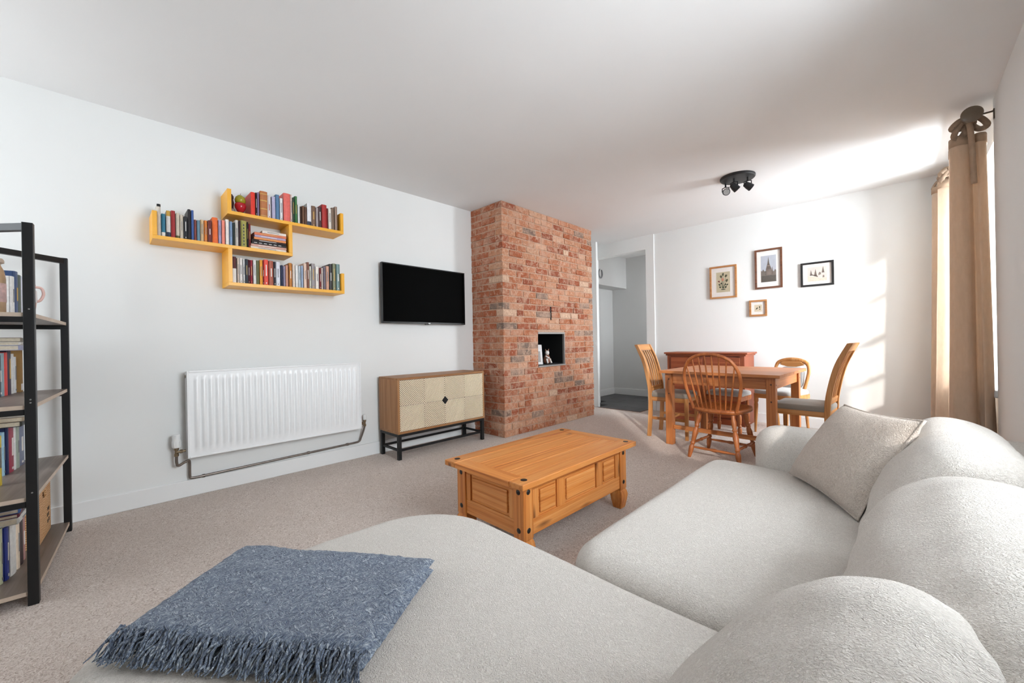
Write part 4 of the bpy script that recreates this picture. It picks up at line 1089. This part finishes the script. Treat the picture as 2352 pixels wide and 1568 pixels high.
# ------------------------------------------------------------------ slat back dining chairs (face local +x)
def fabric(name, col, sc=260, bump=.35, var=.07):
    t = NT(name); v = t.coord(); n = t.noise(v, sc, 3, .6); n2 = t.noise(v, 6, 2)
    c = lin(col); a = tuple(x * (1 - var * 1.6) for x in c[:3]) + (1,); b_ = tuple(min(1, x * (1 + var)) for x in c[:3]) + (1,)
    t.set(Base_Color=t.ramp(n, [(.3, a), (.7, b_)]), Roughness=.95, Specular_IOR_Level=.1, Sheen_Weight=.25); t.bump(n, bump, .003); return t.m
M_seat = fabric('taupe_seat_fabric', '8f877d')
def slat_chair(label, loc, rz):
    c = thing('dining_chair', label, 'chair', loc, rz, 'chairs round the dining table'); wz = W('chair', 'z')
    back = [(-.205, 0), (-.190, .20), (-.185, .45), (-.205, .62), (-.255, .82), (-.335, .99)]
    cv = catmull([(x, 0, z) for x, z in back], 5); hw = .020
    for s in (-1, 1):
        poly = [(p.x + hw, p.z) for p in cv] + [(p.x - hw * (1.0 if p.z < .9 else .8), p.z) for p in reversed(cv)]
        y = s * .185; obj('back_post', MB().prism(poly, 'xz', y - .015, y + .015), wz, c, smooth=40, bevel=.003)
        obj('front_leg', sqleg(MB(), .185, s * .180, [(0, .015, .015), (.43, .019, .019)]), wz, c, bevel=.003)
        obj('side_rail', MB().box(-.17, .17, s * .180 - .011, s * .180 + .011, .385, .432), W('chair', 'x'), c, bevel=.002)
        obj('stretcher', MB().box(-.175, .172, s * .180 - .008, s * .180 + .008, .185, .215), W('chair', 'x'), c, bevel=.002)
    obj('front_rail', MB().box(.175, .197, -.162, .162, .385, .432), W('chair', 'y'), c, bevel=.002); obj('rear_rail', MB().box(-.197, -.175, -.17, .17, .385, .432), W('chair', 'y'), c, bevel=.002)
    obj('cross_stretcher', MB().box(-.01, .01, -.175, .175, .188, .212), W('chair', 'y'), c, bevel=.002)
    def bx_at(z): 
        i = min(range(len(cv)), key=lambda k: abs(cv[k].z - z)); return cv[i].x
    tr = MB(); tr.prism([(bx_at(.93) - .012, .925), (bx_at(.93) + .012, .925), (bx_at(1.0) + .014, .992), (bx_at(1.0) - .014, .992)], 'xz', -.170, .170); obj('top_rail', tr, W('chair', 'y'), c, bevel=.003)
    lr = MB(); lr.prism([(bx_at(.5) - .011, .485), (bx_at(.5) + .011, .485), (bx_at(.55) + .011, .535), (bx_at(.55) - .011, .535)], 'xz', -.170, .170); obj('lower_rail', lr, W('chair', 'y'), c, bevel=.003)
    cs = [p for p in catmull([(x, 0, z) for x, z in back], 40) if .50 <= p.z <= .945][::6]
    for k in range(5):
        y = -.124 + k * .062
        poly = [(p.x + .006, p.z) for p in cs] + [(p.x - .006, p.z) for p in reversed(cs)]
        obj('slat', MB().prism(poly, 'xz', y - .010, y + .010), wz, c, smooth=40)
    st = cushion(-.20, .205, -.200, .200, .428, .478, .05, .024, .020, 6); obj('seat_cushion', st, M_seat, c, smooth=60)
    return c
slat_chair('slat back wooden chair at the doorway side of dining table', (-1.775, 4.325, 0), R(5))
slat_chair('slat back wooden chair at the window side of dining table', (-.600, 4.270, 0), R(177))

# ------------------------------------------------------------------ hoop back windsor chair (faces local +y)
wc = thing('windsor_chair', 'hoop back windsor chair with turned legs in front of table', 'chair', (-1.132, 3.800, 0), R(-4), 'chairs round the dining table')
out = catmull([(0, .21, 0), (.14, .205, 0), (.205, .14, 0), (.215, .0, 0), (.20, -.11, 0), (.15, -.185, 0), (0, -.215, 0), (-.15, -.185, 0), (-.20, -.11, 0), (-.215, 0, 0), (-.205, .14, 0), (-.14, .205, 0)], 5, True)
seat = MB(); N = len(out); rings = [(.90, .405), (.97, .412), (1.0, .425), (1.0, .436), (.97, .446), (.86, .449), (.6, .438), (.3, .432)]
vs = [(p.x * s, p.y * s, z + (.004 * (p.y / .2) if z > .43 else 0)) for s, z in rings for p in out]; fs = []
for i in range(len(rings) - 1):
    for k in range(N): l = (k + 1) % N; fs.append((i * N + k, i * N + l, i * N + N + l, i * N + N + k))
fs += [tuple(range(N - 1, -1, -1)), tuple((len(rings) - 1) * N + k for k in range(N))]
seat._add(vs, fs); obj('seat', seat, W('windsor', 'y'), wc, smooth=50)
lean = .22
def bowp(x, h): return (x, -.165 - h * lean - .02 * (1 - min(1, abs(x) / .22)), .442 + h)
bow = catmull([bowp(x, h) for x, h in ((-.175, -.01), (-.205, .10), (-.228, .22), (-.218, .33), (-.165, .42), (-.085, .462), (0, .475), (.085, .462), (.165, .42), (.218, .33), (.228, .22), (.205, .10), (.175, -.01))], 6)
obj('bow', MB().tube(bow, .0135, 12), W('windsor', 'z'), wc, smooth=70)
for k in range(8):
    u = (k - 3.5) / 3.5; xb, xt = u * .130, u * .195
    ht = next((p.z - .442 for p in sorted(bow, key=lambda q: abs(q.x - xt)) if p.z > .70), .45)
    p0, p1 = bowp(xb, 0), bowp(xt, ht - .004)
    obj('spindle', MB().turned((p0[0], p0[1] + .004, p0[2]), p1, [(0, .0055), (.3, .0085), (.5, .0078), (1, .0048)], 10), W('windsor', 'z'), wc, smooth=70)
lp = [(0, .013), (.04, .016), (.10, .018), (.16, .021), (.22, .022), (.27, .014), (.29, .020), (.31, .020), (.33, .014), (.36, .017), (.45, .021), (.54, .023), (.60, .019), (.64, .014), (.66, .020), (.68, .020), (.70, .014), (.76, .019), (.84, .020), (.92, .015), (.95, .018), (1, .014)]
feet = {}
for sx in (-1, 1):
    for sy in (-1, 1):
        f0 = Vector((sx * .205, sy * .205, 0)); f1 = Vector((sx * .130, sy * .125, .415)); feet[sx, sy] = (f0, f1)
        obj('leg', MB().turned(f0, f1, lp), W('windsor', 'z'), wc, smooth=50)
spf = [(0, .008), (.12, .009), (.3, .012), (.42, .010), (.47, .014), (.5, .015), (.53, .014), (.58, .010), (.7, .012), (.88, .009), (1, .008)]
def lerpf(sx, sy, t): return feet[sx, sy][0].lerp(feet[sx, sy][1], t)
for sx in (-1, 1): obj('stretcher', MB().turned(lerpf(sx, -1, .30), lerpf(sx, 1, .30), spf), W('windsor', 'y'), wc, smooth=50)
for sy in (-1, 1): obj('stretcher', MB().turned(lerpf(-1, sy, .22), lerpf(1, sy, .22), spf), W('windsor', 'x'), wc, smooth=50)

# ------------------------------------------------------------------ balloon back chair (faces local -y)
M_pad = fabric('pale_grey_pad', 'aeaaa6')
bc = thing('balloon_back_chair', 'round topped wooden chair with pale grey padded back by the wall', 'chair', (-.935, 5.16, 0), R(-16), 'chairs round the dining table')
wz = W('chair', 'z')
def bp(x, h): return (x * .88, .185 + h * .16, .44 + h * .91)
hoop = catmull([bp(x, h) for x, h in ((-.150, -.02), (-.165, .08), (-.185, .18), (-.192, .27), (-.165, .345), (-.09, .378), (0, .388), (.09, .378), (.165, .345), (.192, .27), (.185, .18), (.165, .08), (.150, -.02))], 6)
obj('back_hoop', MB().tube(hoop, [.017 + .010 * max(0, (p.z - .72)) / .1 for p in hoop], 12, flat=.75), wz, bc, smooth=70)
obj('crest', MB().prism([(-.125, .735), (-.05, .715), (0, .700), (.05, .715), (.125, .735), (.09, .775), (-.09, .775)], 'xz', .225, .245), W('chair', 'x'), bc, bevel=.005)
pad = cushion(-.125, .125, -.120, .120, -.014, .014, .07, .013, .010, 6); pad.xf(Matrix.Translation((0, .213, .595)) @ Matrix.Rotation(R(-9), 4, 'X') @ Matrix.Rotation(R(90), 4, 'X')); obj('back_pad', pad, M_pad, bc, smooth=60)
obj('lower_rail', MB().tube([bp(-.155, .03), bp(.155, .03)], .012, 10), W('chair', 'x'), bc, smooth=60)
for s in (-1, 1):
    obj('rear_leg', MB().tube(catmull([(s * .150, .180, .43), (s * .150, .195, .25), (s * .150, .245, 0)], 5), [.019 - .006 * k / 10 for k in range(11)], 10), wz, bc, smooth=60)
    obj('front_leg', MB().turned((s * .185, -.175, 0), (s * .175, -.165, .41), [(0, .010), (.08, .012), (.2, .013), (.5, .018), (.75, .021), (.8, .016), (.84, .022), (1, .022)]), wz, bc, smooth=60)
obj('seat_frame', MB().prism([(p[0], p[1]) for p in rrect(.205, .200, .05, 5)], 'xy', .385, .432), W('chair', 'x'), bc, bevel=.004)
obj('seat_pad', cushion(-.205, .205, -.200, .190, .428, .480, .07, .025, .016, 6), M_pad, bc, smooth=60)

# ------------------------------------------------------------------ padded stool behind the table
so = thing('padded_stool', 'grey padded stool with turned legs tucked under the far table edge', 'stool', (-1.36, 4.80, 0), R(-5))
obj('seat_pad', cushion(-.19, .19, -.16, .16, .425, .472, .06, .022, .014, 6), M_pad, so, smooth=60)
obj('seat_frame', MB().box(-.18, .18, -.15, .15, .375, .428), W('windsor', 'x'), so, bevel=.004)
for sx in (-1, 1):
    for sy in (-1, 1): obj('leg', MB().turned((sx * .155, sy * .125, 0), (sx * .145, sy * .118, .38), lp), W('windsor', 'z'), so, smooth=50)

# ------------------------------------------------------------------ sideboard
sd = thing('sideboard', 'dark stained pine chest of drawers against the back wall', 'chest of drawers', (-1.755, 5.632, 0))
sw_, sdp, zt = .455, .425, .872
wx, wv = W('side', 'x'), W('side', 'z')
obj('top_board', MB().box(-sw_ - .035, sw_ + .035, -sdp - .025, 0, zt - .022, zt), wx, sd, bevel=.005)
obj('cornice', MB().box(-sw_ - .018, sw_ + .018, -sdp - .012, -.004, zt - .042, zt - .022), wx, sd, bevel=.006)
for s in (-1, 1): obj('side_panel', MB().box(s * sw_ - (.02 if s > 0 else 0), s * sw_ + (0 if s > 0 else .02), -sdp, 0, .0, zt - .042), wv, sd, bevel=.002)
obj('carcass', MB().box(-sw_ + .02, sw_ - .02, -sdp + .016, -.01, .07, zt - .042), wx, sd)
obj('plinth', MB().box(-sw_ + .02, sw_ - .02, -sdp + .006, -sdp + .03, 0, .07), wx, sd)
obj('front_frame', MB().box(-sw_ + .02, -sw_ + .045, -sdp, -sdp + .02, .07, zt - .042).box(sw_ - .045, sw_ - .02, -sdp, -sdp + .02, .07, zt - .042).box(-.012, .012, -sdp, -sdp + .02, .07, zt - .042), wv, sd)
M_knob = plain('wood_knob', 'b0764a', .3)
zr = [.078, .318, .560, .822]
for r_ in range(3):
    for s in (-1, 1):
        x0, x1 = (-sw_ + .048, -.015) if s < 0 else (.015, sw_ - .048)
        d_ = obj('drawer', MB().box(x0, x1, -sdp - .006, -sdp + .014, zr[r_] + .008, zr[r_ + 1] - .008), wx, sd, bevel=.004)
        cx, cz = (x0 + x1) / 2, (zr[r_] + zr[r_ + 1]) / 2
        obj('knob', MB().tube([(cx, -sdp - .006, cz), (cx, -sdp - .014, cz), (cx, -sdp - .022, cz), (cx, -sdp - .030, cz), (cx, -sdp - .034, cz)], [.008, .007, .015, .016, .008], 14), M_knob, d_, smooth=50)
# ------------------------------------------------------------------ sofa
def boucle(name, ca, cb, sc=1.0):
    t = NT(name); v = t.coord()
    n = t.noise(v, 120 * sc, 3, .6, 2.6); n2 = t.noise(v, 330 * sc, 2); n3 = t.noise(v, 4, 2)
    c = t.ramp(n, [(.30, lin(ca)), (.62, lin(cb))])
    t.set(Base_Color=c, Roughness=.95, Specular_IOR_Level=.08, Sheen_Weight=.2)
    t.bump(t.mix(.35, n, n2), .8, .011); return t.m
M_sofa = boucle('cream_boucle', 'cfc6bd', 'e8e1d9'); M_cush = boucle('oatmeal_boucle', 'b8aa9e', 'd6cabf', .8)
sofa = thing('sofa', 'cream boucle corner sofa with a long chaise in the foreground', 'sofa', (-.2, 1.1, 0))
OX, OY = -.2, 1.1
def S_(mb): return mb.xf(Matrix.Translation((-OX, -OY, 0)))
obj('base', S_(cushion(-1.28, .30, -.06, .94, .05, .24, .16, .03, 0, 8)), M_sofa, sofa, smooth=60)
obj('base', S_(cushion(-.68, .40, .80, 2.44, .05, .24, .06, .03, 0, 8)), M_sofa, sofa, smooth=60)
o = obj('chaise_cushion', S_(cushion(-1.345, .10, -.10, .945, .22, .436, .30, .085, .016, 10, .010, 3.0)), M_sofa, sofa, smooth=80)
o = obj('seat_cushion', S_(cushion(-.735, .12, .950, 2.235, .22, .436, .10, .080, .018, 10, .010, 9.0)), M_sofa, sofa, smooth=80)
arm = cushion(-.535, .34, 2.215, 2.455, .10, .605, .11, .095, .010, 10); obj('arm', S_(arm), M_sofa, sofa, smooth=80)
obj('back_frame', S_(cushion(.20, .442, -.14, 2.455, .08, .640, .07, .07, .01, 8)), M_sofa, sofa, smooth=80)
def back_cushion(prof, y0, y1, seed, pw=5.0, mn=.62, wr=.005, fold=.005):
    P = catmull([(x, 0, z) for x, z in prof], 5, True); cx = sum(p.x for p in P) / len(P); cz = min(p.z for p in P) + .12
    NV = 40; G = []
    for j in range(NV + 1):
        v = -1 + 2 * j / NV; v = math.sin(v * PI / 2)
        s = max(0.0, 1 - abs(v) ** pw) ** .45; s = .12 + .88 * s if abs(v) > .999 else s
        yy = (y0 + y1) / 2 + v * (y1 - y0) / 2; col = []
        for i, p in enumerate(P):
            k = s if True else 1
            x = cx + (p.x - cx) * (mn + (1 - mn) * k) ; z = cz + (p.z - cz) * (mn + (1 - mn) * k)
            if abs(v) > .995: x = cx + (p.x - cx) * mn * .9; z = cz + (p.z - cz) * mn * .95
            q = Vector((x * 5 + seed, yy * 3.0, z * 9))
            w = wr * noise.noise(q) + wr * .7 * noise.noise(Vector((x * 16 + seed, yy * 5, z * 22)))
            w += fold * noise.noise(Vector((i * .09 + seed, yy * 13 + i * .05, seed))) * s * min(1.0, max(0.0, (z - .5) / .15))
            d = Vector((p.x - cx, 0, p.z - cz)).normalized()
            col.append((x + d.x * w, yy, z + d.z * w))
        G.append(col)
    mb = MB(); M_ = len(P); vs = [q for c_ in G for q in c_]; fs = []
    for j in range(NV):
        for i in range(M_): l = (i + 1) % M_; fs.append((j * M_ + i, j * M_ + l, (j + 1) * M_ + l, (j + 1) * M_ + i))
    fs += [tuple(range(M_ - 1, -1, -1)), tuple(NV * M_ + i for i in range(M_))]
    mb._add(vs, fs); return mb
PR = [(-.075, .415), (-.080, .50), (-.055, .60), (-.010, .675), (.045, .730), (.10, .757), (.17, .750), (.23, .715), (.27, .65), (.28, .54), (.26, .415)]
obj('back_cushion', S_(back_cushion(PR, 1.44, 2.215, 1.3)), M_sofa, sofa, smooth=80)
PM = [(-.085, .415), (-.095, .50), (-.075, .60), (-.035, .670), (.03, .722), (.10, .750), (.19, .742), (.27, .71), (.32, .64), (.33, .54), (.30, .415)]
obj('back_cushion', S_(back_cushion(PM, .55, 1.42, 5.1, fold=.009)), M_sofa, sofa, smooth=80)
PN = [(-.285, .425), (-.275, .50), (-.21, .615), (-.135, .695), (-.065, .748), (-.005, .772), (.050, .765), (.068, .735), (.062, .60), (.04, .425), (-.12, .40)]
obj('back_cushion', S_(back_cushion(PN, -.10, .74, 8.7, 4.0, .66, .006, .009)), M_sofa, sofa, smooth=80)

# ------------------------------------------------------------------ scatter cushion
sc_ = thing('scatter_cushion', 'square oatmeal scatter cushion leaning in the sofa corner', 'cushion', (-.22, 1.92, .445))
Cn = [Vector(p) - Vector((-.22, 1.92, .445)) for p in ((-.355, 2.095, .452), (-.105, 1.690, .455), (.052, 1.760, .782), (-.172, 2.225, .752))]
nrm = (Cn[1] - Cn[0]).cross(Cn[3] - Cn[0]).normalized()
if nrm.y > 0: nrm = -nrm
NU = 26
def pil(side):
    G = []
    for i in range(NU + 1):
        row_ = []
        for j in range(NU + 1):
            u, v = i / NU, j / NU; su, sv = 2 * u - 1, 2 * v - 1
            # edges bow inwards between the corners
            uu = .5 + .5 * su * (1 - .075 * (1 - sv * sv)); vv = .5 + .5 * sv * (1 - .075 * (1 - su * su))
            p = (Cn[0] * (1 - uu) + Cn[1] * uu) * (1 - vv) + (Cn[3] * (1 - uu) + Cn[2] * uu) * vv
            b_ = ((1 - su ** 2) * (1 - sv ** 2)) ** .42 * .075
            b_ += .004 * noise.noise(Vector((u * 6, v * 6, side * 3))) * (1 - su ** 4) * (1 - sv ** 4)
            row_.append(tuple(p + nrm * (b_ * side)))
        G.append(row_)
    return G
pc_ = MB().grid(pil(1)).grid(pil(-1)); obj('cover', pc_, M_cush, sc_, smooth=180)
g = pil(1); rim = [g[i][0] for i in range(NU)] + [g[NU][j] for j in range(NU)] + [g[NU - i][NU] for i in range(NU)] + [g[0][NU - j] for j in range(NU)]
obj('seam', MB().tube(rim, .0045, 6, closed=True), M_cush, sc_, smooth=180)

# ------------------------------------------------------------------ folded throw with fringe
def throw_mat():
    t = NT('blue_grey_throw'); v = t.coord()
    v1 = t.coord((90, 260, 60)); v2 = t.coord((270, 80, 60))
    a_ = t.noise(v1, 1, 3, .6, 1.2); b_ = t.noise(v2, 1, 3, .6, 1.2); m_ = t.noise(v, 70, 0)
    f_ = t.mix(t.ramp(m_, [(.46, (0, 0, 0, 1)), (.54, (1, 1, 1, 1))]), a_, b_)
    c = t.ramp(f_, [(.28, lin('36404d')), (.44, lin('66738a')), (.57, lin('929eae')), (.68, lin('d2d9e0'))])
    t.set(Base_Color=c, Roughness=.95, Specular_IOR_Level=.1, Sheen_Weight=.3); t.bump(f_, .9, .012); return t.m
M_throw = throw_mat()
TL, TR, BR_, BLc = Vector((-1.335, .270)), Vector((-.872, .592)), Vector((-.702, .325)), Vector((-1.120, .012))
ctr = (TL + TR + BR_ + BLc) / 4
tw = thing('throw_blanket', 'folded blue grey woven throw with fringe on the chaise', 'blanket', (ctr.x, ctr.y, .452))
def seat_z(x, y):
    # top of the chaise under the throw, falling away over its rounded rim
    dx = max(0.0, (-1.345 + .085) - x); dy = max(0.0, (-.10 + .085) - y)
    # rounded corner distance
    cxr, cyr = -1.345 + .30, -.10 + .30
    rr = 0.0
    if x < cxr and y < cyr: rr = max(0.0, math.hypot(x - cxr, y - cyr) - (.30 - .085))
    e = min(.12, max(dx * .45, dy, rr)); return .4525 - (.085 - math.sqrt(max(0.0, .085 ** 2 - min(e, .084) ** 2))) * .85
def layer(z_off, th, inset, seed, ext=0.0):
    NUx, NVx = 60, 44; top, botm = [], []
    for i in range(NUx + 1):
        rt, rb_ = [], []
        for j in range(NVx + 1):
            u, v = i / NUx, j / NVx
            u2 = inset + u * (1 - 2 * inset); v2 = v * (1 + ext) - ext
            p = (BLc * (1 - u2) + BR_ * u2) * (1 - v2) + (TL * (1 - u2) + TR * u2) * v2
            # rounded outline corners / wavy near edge
            e = min(u, 1 - u) * .57; e2 = min(v, 1 - v) * .37; ed = min(e, e2)
            k = 1 - math.exp(-(ed / .010) ** 1.2)
            zz = seat_z(p.x, p.y) + z_off + .006 * noise.noise(Vector((p.x * 9 + seed, p.y * 9, seed))) + .0028 * noise.noise(Vector((p.x * 75, p.y * 75, seed)))
            rt.append((p.x - ctr.x, p.y - ctr.y, zz - .452 + th * (.45 + .55 * k))); rb_.append((p.x - ctr.x, p.y - ctr.y, zz - .452 + th * .45 * (1 - k)))
        top.append(rt); botm.append(rb_)
    mb = MB(); mb.grid(top); mb.grid(botm)
    bt = [(0, j) for j in range(NVx + 1)], [(NUx, j) for j in range(NVx + 1)], [(i, 0) for i in range(NUx + 1)], [(i, NVx) for i in range(NUx + 1)]
    for ed in bt: mb.grid([[top[i][j], botm[i][j]] for i, j in ed])
    return mb
obj('lower_fold', layer(.000, .020, .006, 1.0, .03), M_throw, tw, smooth=70)
obj('upper_fold', layer(.021, .024, .0, 4.0, .0), M_throw, tw, smooth=70)
fr_ = MB(); rf = random.Random(3); d_out = ((BLc - TL).normalized() + (BR_ - TR).normalized()) .normalized()
for k in range(300):
    u = rf.random(); lay = rf.random() < .75
    p = BLc.lerp(BR_, u); z = seat_z(p.x, p.y) + (.036 if lay else .014) + rf.uniform(-.006, .006)
    L_ = rf.uniform(.035, .055); sd_ = rf.uniform(-.5, .5); dirv = (d_out + Vector((-d_out.y, d_out.x)) * sd_).normalized()
    pts = []
    for q in range(6):
        t_ = q / 5; s2 = p + dirv * (L_ * t_) - d_out * .006 + Vector((-d_out.y, d_out.x)) * (.006 * math.sin(t_ * 5 + k))
        zz = max(seat_z(s2.x, s2.y) + .004, z - .030 * t_ ** 1.5 * (1.2 if lay else .5) + .004 * math.sin(t_ * 7 + k * 2))
        pts.append((s2.x - ctr.x, s2.y - ctr.y, zz - .452))
    fr_.tube(pts, [.0026, .0026, .0024, .0022, .0018, .0010], 5)
o = obj('fringe', fr_, M_throw, tw, smooth=70); o['kind'] = 'stuff'
